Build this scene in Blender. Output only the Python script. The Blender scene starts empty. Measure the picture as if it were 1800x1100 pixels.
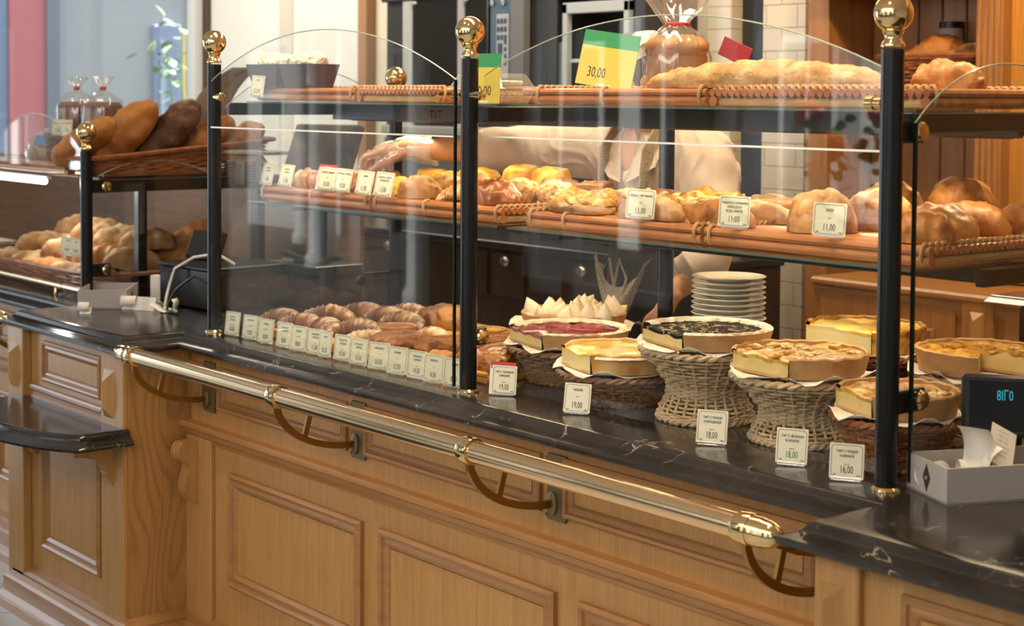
import bpy, bmesh, math, random
from math import sin, cos, pi, radians, sqrt, atan2, exp
from mathutils import Vector, Matrix, Euler, noise

# ------------------------------------------------------------------ scene, camera, world, lights
SC = bpy.context.scene
COL = SC.collection
H = 0.96            # height of the marble worktop above the floor; everything below is written from the worktop up

cam_d = bpy.data.cameras.new('camera')
cam_d.sensor_fit = 'HORIZONTAL'
cam_d.sensor_width = 36.0
cam_d.lens = 36.0 * 2885.92 / 1800
cam_d.shift_y = -(550.0 - 289.956) / 1800
cam_d.clip_start = 0.05
cam_d.dof.use_dof = True
cam_d.dof.focus_distance = 3.75
cam_d.dof.aperture_fstop = 5.0
cam = bpy.data.objects.new('camera', cam_d)
COL.objects.link(cam)
_yaw, _pit, _rol = .88846, .041951, .0067535
_f = Vector((-sin(_yaw) * cos(_pit), cos(_yaw) * cos(_pit), -sin(_pit)))
_r = Vector((cos(_yaw), sin(_yaw), 0))
_u = _r.cross(_f)
_r2 = _r * cos(_rol) + _u * sin(_rol)
_u2 = _u * cos(_rol) - _r * sin(_rol)
cam.matrix_world = Matrix(((_r2.x, _u2.x, -_f.x, 4.2745), (_r2.y, _u2.y, -_f.y, -2.35058),
                           (_r2.z, _u2.z, -_f.z, .69809 + H), (0, 0, 0, 1)))
SC.camera = cam
SC.view_settings.view_transform = 'Standard'
SC.view_settings.look = 'None'
SC.view_settings.gamma = 1
SC.view_settings.exposure = 0.0
SC.view_settings.use_curve_mapping = False

world = bpy.data.worlds.new('sky')
SC.world = world
world.use_nodes = True
wn = world.node_tree.nodes
bg = wn['Background']
bg.inputs[0].default_value = (.78, .88, 1, 1)
bg.inputs[1].default_value = 2.0

def lamp(name, kind, loc, target, energy, color, size=.5, size_y=None, spread=None, angle=None, blend=.5):
    d = bpy.data.lights.new(name, kind)
    d.energy = energy
    d.color = color
    if kind == 'AREA':
        d.shape = 'RECTANGLE' if size_y else 'DISK'
        d.size = size
        if size_y: d.size_y = size_y
        if spread: d.spread = spread
    elif kind == 'SPOT':
        d.spot_size = angle or 1.2
        d.spot_blend = blend
        d.shadow_soft_size = size
    elif kind == 'SUN':
        d.angle = size
    else:
        d.shadow_soft_size = size
    o = bpy.data.objects.new(name, d)
    COL.objects.link(o)
    o.location = Vector(loc) + Vector((0, 0, H))
    o.rotation_euler = (Vector(target) - Vector(loc)).to_track_quat('-Z', 'Y').to_euler()
    return o

# sunlight on the house fronts across the street (it comes over the shop's own roof)
lamp('sun', 'SUN', (0, 3.6, 9.3), (.02, 0, 0), 24.0, (1, .95, .86), .01)
# daylight through the tall windows at the end of the customers' side
lamp('window_daylight_end', 'AREA', (-4.1, -1.8, .4), (0, -.9, -.3), 32, (.72, .86, 1), .75, 2.0)
# ceiling lamps over the display and the aisle, with added unseen fill lamps
lamp('added_fill_customers', 'AREA', (2.0, -3.0, 1.98), (1.4, -.1, -.5), 112, (1, .89, .75), 4.6, 1.7)  # added fill, no lamp seen; brightens the oak front and the brass rail
lamp('added_fill_rear_wall', 'AREA', (-3.0, 1.2, 1.98), (-3.1, 2.2, .6), 55, (1, .90, .74), 1.4, .6)  # added lamp, none seen here; lifts the cream back wall
lamp('added_fill_rear_near', 'AREA', (3.0, 1.3, 1.98), (3.0, 2.4, .9), 46, (1, .74, .42), 2.2, .5)  # added lamp; lights the back wall for a warm reflection in the marble
lamp('ceiling_light_aisle', 'AREA', (-.2, 1.6, 1.98), (-.2, 1.7, 0), 30, (1, .86, .66), 2.0, .4)
for _x in (.3, 1.0, 1.75, 2.5):
    lamp('front_ceiling_spot', 'SPOT', (_x, -.75, 1.95), (_x - .02, .22, .2), 46, (1, .77, .48), .035, angle=.85, blend=.7)
for _x in (.4, 1.3, 2.2):
    lamp('rear_ceiling_spot', 'SPOT', (_x + .1, 1.15, 1.95), (_x, .46, .1), 110, (1, .72, .38), .035, angle=.75, blend=.7)
for _x in (-1.5, -.95):
    lamp('bread_ceiling_spot', 'SPOT', (_x, -.5, 1.95), (_x, .35, .3), 24, (1, .76, .46), .035, angle=.75, blend=.7)
lamp('ceiling_spot_shelves', 'SPOT', (1.5, 1.3, 1.9), (1.0, 2.4, .5), 70, (1, .62, .24), .06, angle=1.5)
# warm strips under the top shelf, and an added one under the middle shelf
for _x in (.62, 1.84):
    lamp('shelf_strip_and_fill', 'AREA', (_x, .45, .618), (_x, .36, .40), 3.4, (1, .74, .42), 1.1, .02, spread=2.1)
    lamp('shelf_strip_and_fill', 'AREA', (_x, .10, .592), (_x, .30, .40), 1.0, (1, .80, .52), 1.1, .012, spread=2.4)
    lamp('shelf_strip_and_fill', 'AREA', (_x, .40, .352), (_x, .30, 0), 3.0, (1, .78, .48), 1.1, .02, spread=2.6)  # added strip, none seen; brightens the plates and tarts below
lamp('added_fill_counter', 'AREA', (1.2, .10, 1.98), (1.2, .28, 0), 20, (1, .80, .54), 2.5, .25, spread=1.5)  # added overhead fill for the goods on the top shelf

# ------------------------------------------------------------------ mesh helpers
class MB:
    """collects shapes into one mesh"""
    def __init__(s):
        s.v = []; s.f = []; s.m = []; s.sm = []
    def add(s, vs, fs, mi=0, smooth=True, T=None):
        b = len(s.v)
        if T is not None: vs = [T @ Vector(p) for p in vs]
        s.v += [tuple(p) for p in vs]
        for f in fs:
            s.f.append(tuple(i + b for i in f)); s.m.append(mi); s.sm.append(smooth)
        return s
    def box(s, c, d, bev=0.0, mi=0, T=None):
        hx, hy, hz = d[0] / 2, d[1] / 2, d[2] / 2
        b = min(bev, hx * .9, hy * .9, hz * .9)
        if b <= 0:
            vs = [(c[0] + sx * hx, c[1] + sy * hy, c[2] + sz * hz) for sx in (-1, 1) for sy in (-1, 1) for sz in (-1, 1)]
            fs = [(0, 1, 3, 2), (4, 6, 7, 5), (0, 4, 5, 1), (2, 3, 7, 6), (0, 2, 6, 4), (1, 5, 7, 3)]
            return s.add(vs, fs, mi, False, T)
        vs = []; ix = {}
        for sx in (-1, 1):
            for sy in (-1, 1):
                for sz in (-1, 1):
                    for ax in range(3):
                        p = [sx * hx, sy * hy, sz * hz]
                        for k in range(3):
                            if k != ax: p[k] -= (sx, sy, sz)[k] * b
                        ix[(sx, sy, sz, ax)] = len(vs)
                        vs.append((c[0] + p[0], c[1] + p[1], c[2] + p[2]))
        fs = []
        for ax in range(3):
            a, b2 = [k for k in range(3) if k != ax]
            for sg in (-1, 1):
                q = []
                for (u, w) in ((-1, -1), (1, -1), (1, 1), (-1, 1)):
                    k = [0, 0, 0]; k[ax] = sg; k[a] = u; k[b2] = w
                    q.append(ix[(k[0], k[1], k[2], ax)])
                fs.append(tuple(q))
            # edges along ax
            for u in (-1, 1):
                for w in (-1, 1):
                    q = []
                    for sg, fa in ((-1, a), (1, a), (1, b2), (-1, b2)):
                        k = [0, 0, 0]; k[ax] = sg; k[a] = u; k[b2] = w
                        q.append(ix[(k[0], k[1], k[2], fa)])
                    fs.append(tuple(q))
        for sx in (-1, 1):
            for sy in (-1, 1):
                for sz in (-1, 1):
                    fs.append(tuple(ix[(sx, sy, sz, k)] for k in range(3)))
        return s.add(vs, fs, mi, False, T)
    def lathe(s, prof, seg=32, c=(0, 0, 0), mi=0, T=None, smooth=True):
        vs = []; fs = []; n = len(prof)
        for k in range(seg):
            a = 2 * pi * k / seg
            for r, z in prof: vs.append((c[0] + r * cos(a), c[1] + r * sin(a), c[2] + z))
        for k in range(seg):
            k2 = (k + 1) % seg
            for i in range(n - 1):
                fs.append((k * n + i, k2 * n + i, k2 * n + i + 1, k * n + i + 1))
        if prof[0][0] > 1e-6: fs.append(tuple(k * n for k in range(seg))[::-1])
        if prof[-1][0] > 1e-6: fs.append(tuple(k * n + n - 1 for k in range(seg)))
        return s.add(vs, fs, mi, smooth, T)
    def tube(s, path, r, seg=10, closed=False, mi=0, T=None, flat=None, cap=True):
        """round bar along a path; r a number or a list; flat=(w,h) gives a rectangular bar"""
        P = [Vector(p) for p in path]; n = len(P)
        R = r if isinstance(r, (list, tuple)) else [r] * n
        vs = []; fs = []; up = None
        for i in range(n):
            if closed: t = P[(i + 1) % n] - P[i - 1]
            else: t = P[min(i + 1, n - 1)] - P[max(i - 1, 0)]
            t.normalize()
            if up is None:
                up = Vector((0, 0, 1)) if abs(t.z) < .9 else Vector((1, 0, 0))
            a = (up - t * up.dot(t)).normalized(); b = t.cross(a); up = a
            if flat:
                for (u, w) in ((1, 1), (-1, 1), (-1, -1), (1, -1)):
                    vs.append(P[i] + a * (u * flat[1] / 2) + b * (w * flat[0] / 2))
            else:
                for k in range(seg):
                    q = 2 * pi * k / seg
                    vs.append(P[i] + a * (R[i] * cos(q)) + b * (R[i] * sin(q)))
        m = 4 if flat else seg
        for i in range(n if closed else n - 1):
            j = (i + 1) % n
            for k in range(m):
                k2 = (k + 1) % m
                fs.append((i * m + k, i * m + k2, j * m + k2, j * m + k))
        if cap and not closed:
            fs.append(tuple(range(m))[::-1]); fs.append(tuple((n - 1) * m + k for k in range(m)))
        return s.add(vs, fs, mi, not flat, T)
    def prism(s, poly, t0, t1, axis=1, mi=0, T=None, smooth=False):
        """poly in the two other axes, extruded along axis from t0 to t1"""
        n = len(poly); vs = []
        for t in (t0, t1):
            for a, b in poly:
                vs.append({0: (t, a, b), 1: (a, t, b), 2: (a, b, t)}[axis])
        fs = [tuple(range(n)), tuple(range(2 * n - 1, n - 1, -1))]
        for i in range(n):
            j = (i + 1) % n
            fs.append((i, i + n, j + n, j))
        return s.add(vs, fs, mi, smooth, T)
    def sweep(s, path, prof, closed=False, mi=0, smooth=False, T=None):
        """path: plan points (x, y); prof: (out, z); mitred corners; out is to the right of the walking direction"""
        n = len(path); m = len(prof); vs = []; fs = []
        for i in range(n):
            p = Vector(path[i])
            def nrm(a, b):
                d = (Vector(path[b]) - Vector(path[a])).normalized(); return Vector((d.y, -d.x))
            if closed or 0 < i < n - 1:
                n1 = nrm(i - 1, i) if i > 0 or closed else None
                n2 = nrm(i, (i + 1) % n)
                o = (n1 + n2); o = o / max(o.dot(n1), 1e-3)
            elif i == 0: o = nrm(0, 1)
            else: o = nrm(n - 2, n - 1)
            for d, z in prof: vs.append((p.x + o.x * d, p.y + o.y * d, z))
        for i in range(n if closed else n - 1):
            j = (i + 1) % n
            for k in range(m - 1): fs.append((i * m + k, j * m + k, j * m + k + 1, i * m + k + 1))
        if not closed:
            fs.append(tuple(range(m))); fs.append(tuple((n - 1) * m + k for k in range(m))[::-1])
        return s.add(vs, fs, mi, smooth, T)
    def frame(s, x0, x1, z0, z1, y, prof, mi=0, T=None):
        """mitred moulding round a rectangle in the xz plane; prof: (inwards, out towards -y)"""
        c = [(x0, z0), (x1, z0), (x1, z1), (x0, z1)]
        dr = [(1, 1), (-1, 1), (-1, -1), (1, -1)]
        m = len(prof); vs = []; fs = []
        for (x, z), (dx, dz) in zip(c, dr):
            for a, o in prof: vs.append((x + dx * a, y - o, z + dz * a))
        for i in range(4):
            j = (i + 1) % 4
            for k in range(m - 1): fs.append((i * m + k, j * m + k, j * m + k + 1, i * m + k + 1))
        return s.add(vs, fs, mi, False, T)
    def build(s, name, mats, parent=None, angle=40, loc=None, rot=None):
        me = bpy.data.meshes.new(name)
        me.from_pydata(s.v, [], s.f)
        bm = bmesh.new(); bm.from_mesh(me)
        bmesh.ops.recalc_face_normals(bm, faces=bm.faces); bm.to_mesh(me); bm.free()
        me.polygons.foreach_set('material_index', s.m)
        me.polygons.foreach_set('use_smooth', s.sm)
        if not isinstance(mats, (list, tuple)): mats = [mats]
        for m in mats: me.materials.append(m)
        if any(s.sm): me.set_sharp_from_angle(angle=radians(angle))
        me.update()
        o = bpy.data.objects.new(name, me)
        COL.objects.link(o)
        if parent: o.parent = parent
        if loc is not None: o.location = loc
        if rot is not None: o.rotation_euler = rot
        return o

def tag(o, label, cat, group=None):
    o['label'] = label; o['category'] = cat
    if group: o['group'] = group
    return o
def thing(name, label, cat, loc=(0, 0, 0), rz=0.0, group=None, rot=None):
    o = bpy.data.objects.new(name, None)
    o.empty_display_size = .05
    COL.objects.link(o)
    o.location = loc
    o.rotation_euler = rot if rot else (0, 0, rz)
    return tag(o, label, cat, group)
def struct(o):
    o['kind'] = 'structure'; return o
def dup(src, loc, rz=0.0, label=None, group=None, scale=None, rot=None):
    r = src.copy(); COL.objects.link(r)
    r.location = loc; r.rotation_euler = rot if rot else (0, 0, rz)
    if scale: r.scale = (scale,) * 3 if not isinstance(scale, tuple) else scale
    if label: r['label'] = label
    if group: r['group'] = group
    for ch in src.children:
        c = ch.copy(); COL.objects.link(c); c.parent = r
        for g in ch.children:
            d = g.copy(); COL.objects.link(d); d.parent = c
    return r
def RT(loc, rz=0, rx=0, ry=0, s=1):
    return Matrix.Translation(loc) @ Euler((rx, ry, rz)).to_matrix().to_4x4() @ Matrix.Scale(s, 4)

# ------------------------------------------------------------------ material helpers
def new_mat(name):
    m = bpy.data.materials.new(name); m.use_nodes = True
    return m, m.node_tree.nodes, m.node_tree.links, m.node_tree.nodes['Principled BSDF']
def C4(c): return (c[0], c[1], c[2], 1)
def srgb(r, g, b):
    f = lambda v: (v / 255 / 12.92) if v <= 10 else ((v / 255 + .055) / 1.055) ** 2.4
    return (f(r), f(g), f(b))
def flat(name, c, rough=.5, metal=0, coat=0, spec=.5, trans=0, emit=None, es=1, sheen=0, sss=0):
    m, N, L, p = new_mat(name)
    p.inputs['Base Color'].default_value = C4(c)
    p.inputs['Roughness'].default_value = rough
    p.inputs['Metallic'].default_value = metal
    p.inputs['Coat Weight'].default_value = coat
    p.inputs['Specular IOR Level'].default_value = spec
    p.inputs['Transmission Weight'].default_value = trans
    p.inputs['Sheen Weight'].default_value = sheen
    if sss:
        p.inputs['Subsurface Weight'].default_value = sss
        p.inputs['Subsurface Radius'].default_value = (.01, .004, .002)
    if emit:
        p.inputs['Emission Color'].default_value = C4(emit); p.inputs['Emission Strength'].default_value = es
    return m
def ramp(N, stops):
    r = N.new('ShaderNodeValToRGB')
    e = r.color_ramp.elements
    while len(e) < len(stops): e.new(.5)
    for k, (pos, c) in enumerate(stops):
        e[k].position = pos; e[k].color = C4(c)
    return r
def noisy(name, stops, scale=20, rough=.6, bump=.3, bscale=None, detail=5, stretch=(1, 1, 1), coat=0, metal=0,
          flour=None, flour_amt=.5, flour_scale=18, distort=0, spec=.4, sheen=0, bdist=.004, vor=0, patch=None):
    """colour from a noise ramp on object coordinates, bump, and (optional) flour or sugar sifted onto what faces up"""
    m, N, L, p = new_mat(name)
    tc = N.new('ShaderNodeTexCoord'); mp = N.new('ShaderNodeMapping')
    oi = N.new('ShaderNodeObjectInfo'); ml = N.new('ShaderNodeMath'); ml.operation = 'MULTIPLY'; ml.inputs[1].default_value = 9
    L.new(oi.outputs['Random'], ml.inputs[0])
    mp.inputs['Scale'].default_value = stretch
    L.new(tc.outputs['Object'], mp.inputs['Vector']); L.new(ml.outputs[0], mp.inputs['Location'])
    n = N.new('ShaderNodeTexNoise'); n.inputs['Scale'].default_value = scale; n.inputs['Detail'].default_value = detail
    n.inputs['Distortion'].default_value = distort
    L.new(mp.outputs[0], n.inputs['Vector'])
    r = ramp(N, stops); L.new(n.outputs['Fac'], r.inputs[0])
    col = r.outputs[0]
    if patch:      # baked darker patches: (colour, scale, threshold)
        n4 = N.new('ShaderNodeTexNoise'); n4.inputs['Scale'].default_value = patch[1]; n4.inputs['Detail'].default_value = 5; n4.inputs['Distortion'].default_value = .8
        L.new(mp.outputs[0], n4.inputs['Vector'])
        r4 = N.new('ShaderNodeMapRange'); r4.inputs[1].default_value = patch[2]; r4.inputs[2].default_value = patch[2] + .12; r4.inputs[4].default_value = .8; L.new(n4.outputs['Fac'], r4.inputs[0])
        m4 = N.new('ShaderNodeMix'); m4.data_type = 'RGBA'; L.new(r4.outputs[0], m4.inputs[0]); L.new(col, m4.inputs[6]); m4.inputs[7].default_value = C4(patch[0]); col = m4.outputs[2]
    if flour:
        g = N.new('ShaderNodeNewGeometry'); sx = N.new('ShaderNodeSeparateXYZ'); L.new(g.outputs['Normal'], sx.inputs[0])
        n2 = N.new('ShaderNodeTexNoise'); n2.inputs['Scale'].default_value = flour_scale; n2.inputs['Detail'].default_value = 8
        L.new(mp.outputs[0], n2.inputs['Vector'])
        a = N.new('ShaderNodeMath'); a.operation = 'MULTIPLY_ADD'; a.inputs[1].default_value = .55
        a.inputs[2].default_value = flour_amt - .5
        L.new(sx.outputs['Z'], a.inputs[0])
        b = N.new('ShaderNodeMath'); b.operation = 'ADD'; L.new(a.outputs[0], b.inputs[0]); L.new(n2.outputs['Fac'], b.inputs[1])
        rr = N.new('ShaderNodeMapRange'); rr.inputs[1].default_value = .55; rr.inputs[2].default_value = .95
        L.new(b.outputs[0], rr.inputs[0])
        mx = N.new('ShaderNodeMix'); mx.data_type = 'RGBA'
        L.new(rr.outputs[0], mx.inputs[0]); L.new(col, mx.inputs[6]); mx.inputs[7].default_value = C4(flour)
        col = mx.outputs[2]
    L.new(col, p.inputs['Base Color'])
    p.inputs['Roughness'].default_value = rough; p.inputs['Coat Weight'].default_value = coat
    p.inputs['Coat Roughness'].default_value = .15
    p.inputs['Metallic'].default_value = metal; p.inputs['Specular IOR Level'].default_value = spec
    p.inputs['Sheen Weight'].default_value = sheen
    if bump:
        if vor:
            nb = N.new('ShaderNodeTexVoronoi'); nb.inputs['Scale'].default_value = vor; ob = nb.outputs['Distance']
        else:
            nb = N.new('ShaderNodeTexNoise'); nb.inputs['Scale'].default_value = bscale or scale * 3; nb.inputs['Detail'].default_value = 6
            ob = nb.outputs['Fac']
        L.new(mp.outputs[0], nb.inputs['Vector'])
        bp = N.new('ShaderNodeBump'); bp.inputs['Strength'].default_value = bump; bp.inputs['Distance'].default_value = bdist
        L.new(ob, bp.inputs['Height']); L.new(bp.outputs[0], p.inputs['Normal'])
    return m
def wood(name, c1, c2, axis='Z', scale=1.0, rough=.38, cathedral=False, coat=.15):
    m, N, L, p = new_mat(name)
    tc = N.new('ShaderNodeTexCoord'); mp = N.new('ShaderNodeMapping')
    k = {'X': (.9, 14, 14), 'Y': (14, .9, 14), 'Z': (14, 14, .9)}[axis]
    if cathedral: k = (3.2, 3.2, .8)
    mp.inputs['Scale'].default_value = tuple(a * scale for a in k)
    L.new(tc.outputs['Object'], mp.inputs['Vector'])
    n = N.new('ShaderNodeTexNoise'); n.inputs['Scale'].default_value = 1.2 if cathedral else 3.0
    n.inputs['Detail'].default_value = 2 if cathedral else 6; n.inputs['Roughness'].default_value = .45 if cathedral else .65
    n.inputs['Distortion'].default_value = .25
    L.new(mp.outputs[0], n.inputs['Vector'])
    fac = n.outputs['Fac']
    if cathedral:
        mu = N.new('ShaderNodeMath'); mu.operation = 'MULTIPLY'; mu.inputs[1].default_value = 22; L.new(fac, mu.inputs[0])
        fr = N.new('ShaderNodeMath'); fr.operation = 'FRACT'; L.new(mu.outputs[0], fr.inputs[0]); fac = fr.outputs[0]
    r = ramp(N, [(.25, c2), (.62, c1)] if not cathedral else [(0, c2), (.35, c1), (.8, c1), (1, c2)])
    L.new(fac, r.inputs[0])
    # fine pores
    mp2 = N.new('ShaderNodeMapping'); k2 = {'X': (6, 220, 220), 'Y': (220, 6, 220), 'Z': (220, 220, 6)}[axis]
    mp2.inputs['Scale'].default_value = k2; L.new(tc.outputs['Object'], mp2.inputs['Vector'])
    n2 = N.new('ShaderNodeTexNoise'); n2.inputs['Scale'].default_value = 1.4; n2.inputs['Detail'].default_value = 2; L.new(mp2.outputs[0], n2.inputs['Vector'])
    mr = N.new('ShaderNodeMapRange'); mr.inputs[1].default_value = .3; mr.inputs[2].default_value = .55; mr.inputs[3].default_value = .84; mr.inputs[4].default_value = 1.0
    L.new(n2.outputs['Fac'], mr.inputs[0])
    mx = N.new('ShaderNodeMix'); mx.data_type = 'RGBA'; mx.blend_type = 'MULTIPLY'; mx.inputs[0].default_value = 1
    L.new(r.outputs[0], mx.inputs[6]); L.new(mr.outputs[0], mx.inputs[7])
    L.new(mx.outputs[2], p.inputs['Base Color'])
    p.inputs['Roughness'].default_value = rough; p.inputs['Coat Weight'].default_value = coat; p.inputs['Coat Roughness'].default_value = .25
    bp = N.new('ShaderNodeBump'); bp.inputs['Strength'].default_value = .12; bp.inputs['Distance'].default_value = .002
    L.new(n2.outputs['Fac'], bp.inputs['Height']); L.new(bp.outputs[0], p.inputs['Normal'])
    return m
def pane_glass(name, tint=(.975, .988, .98), f0=.036, rough=0.0, haze=0.0):
    m, N, L, p = new_mat(name); N.remove(p)
    out = N['Material Output']
    lw = N.new('ShaderNodeLayerWeight'); lw.inputs[0].default_value = .5
    pw = N.new('ShaderNodeMath'); pw.operation = 'POWER'; pw.inputs[1].default_value = 5; L.new(lw.outputs['Facing'], pw.inputs[0])
    ma = N.new('ShaderNodeMath'); ma.operation = 'MULTIPLY_ADD'; ma.inputs[1].default_value = 1 - f0; ma.inputs[2].default_value = f0
    L.new(pw.outputs[0], ma.inputs[0])
    t = N.new('ShaderNodeBsdfTransparent'); t.inputs[0].default_value = C4(tint)
    g = N.new('ShaderNodeBsdfGlossy'); g.inputs['Roughness'].default_value = rough; g.inputs[0].default_value = (1, 1, 1, 1)
    mx = N.new('ShaderNodeMixShader'); L.new(ma.outputs[0], mx.inputs[0]); L.new(t.outputs[0], mx.inputs[1]); L.new(g.outputs[0], mx.inputs[2])
    res = mx.outputs[0]
    if haze:
        df = N.new('ShaderNodeBsdfDiffuse'); df.inputs[0].default_value = (.85, .83, .80, 1)
        tr = N.new('ShaderNodeBsdfTranslucent'); tr.inputs[0].default_value = (.85, .83, .80, 1)
        dm = N.new('ShaderNodeMixShader'); dm.inputs[0].default_value = .4; L.new(df.outputs[0], dm.inputs[1]); L.new(tr.outputs[0], dm.inputs[2])
        hm = N.new('ShaderNodeMixShader'); hm.inputs[0].default_value = haze; L.new(res, hm.inputs[1]); L.new(dm.outputs[0], hm.inputs[2]); res = hm.outputs[0]
    L.new(res, out.inputs[0])
    return m
def marble_mat(name):
    m, N, L, p = new_mat(name)
    tc = N.new('ShaderNodeTexCoord')
    n = N.new('ShaderNodeTexNoise'); n.inputs['Scale'].default_value = 5; n.inputs['Detail'].default_value = 8; n.inputs['Distortion'].default_value = 1.2
    L.new(tc.outputs['Object'], n.inputs['Vector'])
    r = ramp(N, [(.3, (.010, .009, .009)), (.6, (.026, .022, .020)), (.8, (.05, .042, .036))]); L.new(n.outputs['Fac'], r.inputs[0])
    v = N.new('ShaderNodeTexVoronoi'); v.feature = 'DISTANCE_TO_EDGE'; v.inputs['Scale'].default_value = 6
    mp = N.new('ShaderNodeMix'); mp.data_type = 'RGBA'; mp.inputs[0].default_value = .35
    L.new(tc.outputs['Object'], mp.inputs[6]); L.new(n.outputs['Color'], mp.inputs[7]); L.new(mp.outputs[2], v.inputs['Vector'])
    r2 = ramp(N, [(0, (1, 1, 1)), (.012, (0, 0, 0))]); L.new(v.outputs['Distance'], r2.inputs[0])
    n3 = N.new('ShaderNodeTexNoise'); n3.inputs['Scale'].default_value = 11; n3.inputs['Detail'].default_value = 4; L.new(tc.outputs['Object'], n3.inputs['Vector'])
    r3 = ramp(N, [(.52, (0, 0, 0)), (.68, (1, 1, 1))]); L.new(n3.outputs['Fac'], r3.inputs[0])
    mu = N.new('ShaderNodeMath'); mu.operation = 'MULTIPLY'; L.new(r2.outputs[0], mu.inputs[0]); L.new(r3.outputs[0], mu.inputs[1])
    mx = N.new('ShaderNodeMix'); mx.data_type = 'RGBA'; L.new(mu.outputs[0], mx.inputs[0]); L.new(r.outputs[0], mx.inputs[6]); mx.inputs[7].default_value = (.42, .36, .31, 1)
    L.new(mx.outputs[2], p.inputs['Base Color'])
    p.inputs['Roughness'].default_value = .16; p.inputs['Specular IOR Level'].default_value = .6
    return m
def tiles(name, c, mortar, bw, bh, msize=.003, offset=.5, axes='XZ', rough=.2, rot=0.0):
    m, N, L, p = new_mat(name)
    tc = N.new('ShaderNodeTexCoord'); sx = N.new('ShaderNodeSeparateXYZ'); cx = N.new('ShaderNodeCombineXYZ')
    L.new(tc.outputs['Object'], sx.inputs[0])
    L.new(sx.outputs[axes[0]], cx.inputs[0]); L.new(sx.outputs[axes[1]], cx.inputs[1])
    mp = N.new('ShaderNodeMapping'); mp.inputs['Rotation'].default_value = (0, 0, rot); L.new(cx.outputs[0], mp.inputs['Vector'])
    b = N.new('ShaderNodeTexBrick'); b.inputs['Scale'].default_value = 1; b.offset = offset
    b.inputs['Brick Width'].default_value = bw; b.inputs['Row Height'].default_value = bh
    b.inputs['Mortar Size'].default_value = msize; b.inputs['Mortar Smooth'].default_value = .6
    b.inputs['Color1'].default_value = C4(c); b.inputs['Color2'].default_value = C4(tuple(a * .94 for a in c)); b.inputs['Mortar'].default_value = C4(mortar)
    L.new(mp.outputs[0], b.inputs['Vector']); L.new(b.outputs['Color'], p.inputs['Base Color'])
    bp = N.new('ShaderNodeBump'); bp.inputs['Strength'].default_value = .5; bp.inputs['Distance'].default_value = .003; bp.invert = True
    L.new(b.outputs['Fac'], bp.inputs['Height']); L.new(bp.outputs[0], p.inputs['Normal'])
    p.inputs['Roughness'].default_value = rough
    return m

# ------------------------------------------------------------------ materials
OAK1, OAK2 = (.49, .260, .085), (.40, .200, .060)
oak_v = wood('oak_upright_grain', OAK1, OAK2, 'Z')
oak_h = wood('oak_level_grain', (.40, .192, .062), (.29, .128, .038), 'X')
oak_side = wood('oak_cathedral_grain', (.43, .218, .070), (.33, .155, .046), 'Z', cathedral=True)
oak_warm = wood('oak_warm_shelving', (.42, .20, .066), (.31, .135, .040), 'Z')
oak_golden = wood('golden_board', (.62, .30, .045), (.50, .21, .03), 'Z', rough=.5)
brown_board = wood('brown_partition_board', (.19, .088, .032), (.11, .05, .018), 'X', rough=.5)
marble = marble_mat('black_marble')
brass = flat('polished_brass', (.80, .60, .30), .10, 1)
steel_brass = flat('pale_polished_brass', (.88, .65, .39), .16, 1)
brass_dull = flat('aged_brass', (.36, .22, .07), .30, 1)
black_paint = flat('black_satin_paint', (.007, .0075, .008), .22, spec=.35)
black_metal = flat('black_metal_bar', (.012, .010, .008), .35, spec=.35)
glass = pane_glass('clear_pane')
glass_edge = flat('pale_green_glass_edge', (.34, .42, .34), .25, 0, .5)
plastic_clear = pane_glass('clear_plastic', (.95, .95, .95), .10, .08, .10)
cello = pane_glass('cellophane', (.96, .96, .94), .12, .10, .08)
frost = pane_glass('thin_glove_plastic', (.97, .95, .91), .12, .15, .24)
brass_plate = flat('olive_brass_plate', (.19, .145, .065), .38, .55)
edge_dark = flat('dark_green_pane_side', (.006, .016, .010), .2)
card_paper = flat('cream_card', (.74, .72, .57), .6)
ink = flat('dark_ink', (.03, .03, .03), .6)
green_ink = flat('green_ink', (.02, .20, .14), .6)
white_paper = flat('white_paper', (.80, .76, .70), .7)
baking_paper = noisy('baking_paper', [(.3, (.70, .64, .54)), (.7, (.82, .78, .70))], 12, .6, .15)
yellow_card = flat('yellow_card', (.62, .50, .07), .5)
green_card = flat('green_card', (.02, .26, .08), .5)
red_card = flat('red_card', (.45, .04, .05), .5)
wick_dark = noisy('dark_wicker', [(.3, (.12, .05, .024)), (.7, (.26, .125, .065))], 25, .5, .2, stretch=(1, 1, 3))
wick_brown = noisy('brown_wicker', [(.3, (.17, .055, .02)), (.7, (.36, .13, .045))], 25, .38, .2, stretch=(1, 1, 3))
wick_nat = noisy('natural_wicker', [(.3, (.50, .34, .19)), (.7, (.72, .55, .36))], 30, .5, .2, stretch=(1, 1, 3))
cane = noisy('red_brown_cane', [(.25, (.30, .10, .035)), (.55, (.44, .17, .06)), (.8, (.55, .27, .12))], 9, .38, .1, stretch=(.5, 6, 6), coat=.2)
cane_pale = noisy('pale_cane', [(.3, (.45, .26, .11)), (.75, (.60, .40, .20))], 20, .4, .1)
grey_plastic = flat('grey_plastic', (.17, .18, .20), .4)
dark_plastic = flat('dark_plastic', (.010, .0105, .012), .35)
grey_card = flat('grey_board', (.40, .37, .35), .7)
grey_card_in = flat('brown_board_inside', (.32, .22, .14), .7)
porcelain = flat('white_porcelain', (.86, .84, .76), .18, 0, .4)
steel = flat('brushed_steel', (.42, .41, .40), .35, 1)
white_metal = flat('white_metal', (.72, .73, .74), .4)
oven_dark = flat('dark_oven_glass', (.03, .028, .026), .12)
oven_frame = flat('dark_bronze_frame', (.035, .032, .030), .35)
cream_wall = noisy('cream_plaster', [(.3, (.80, .70, .52)), (.7, (.84, .75, .58))], 3, .7, .05)
white_wall = flat('white_plaster', (.86, .83, .77), .7)
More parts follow.
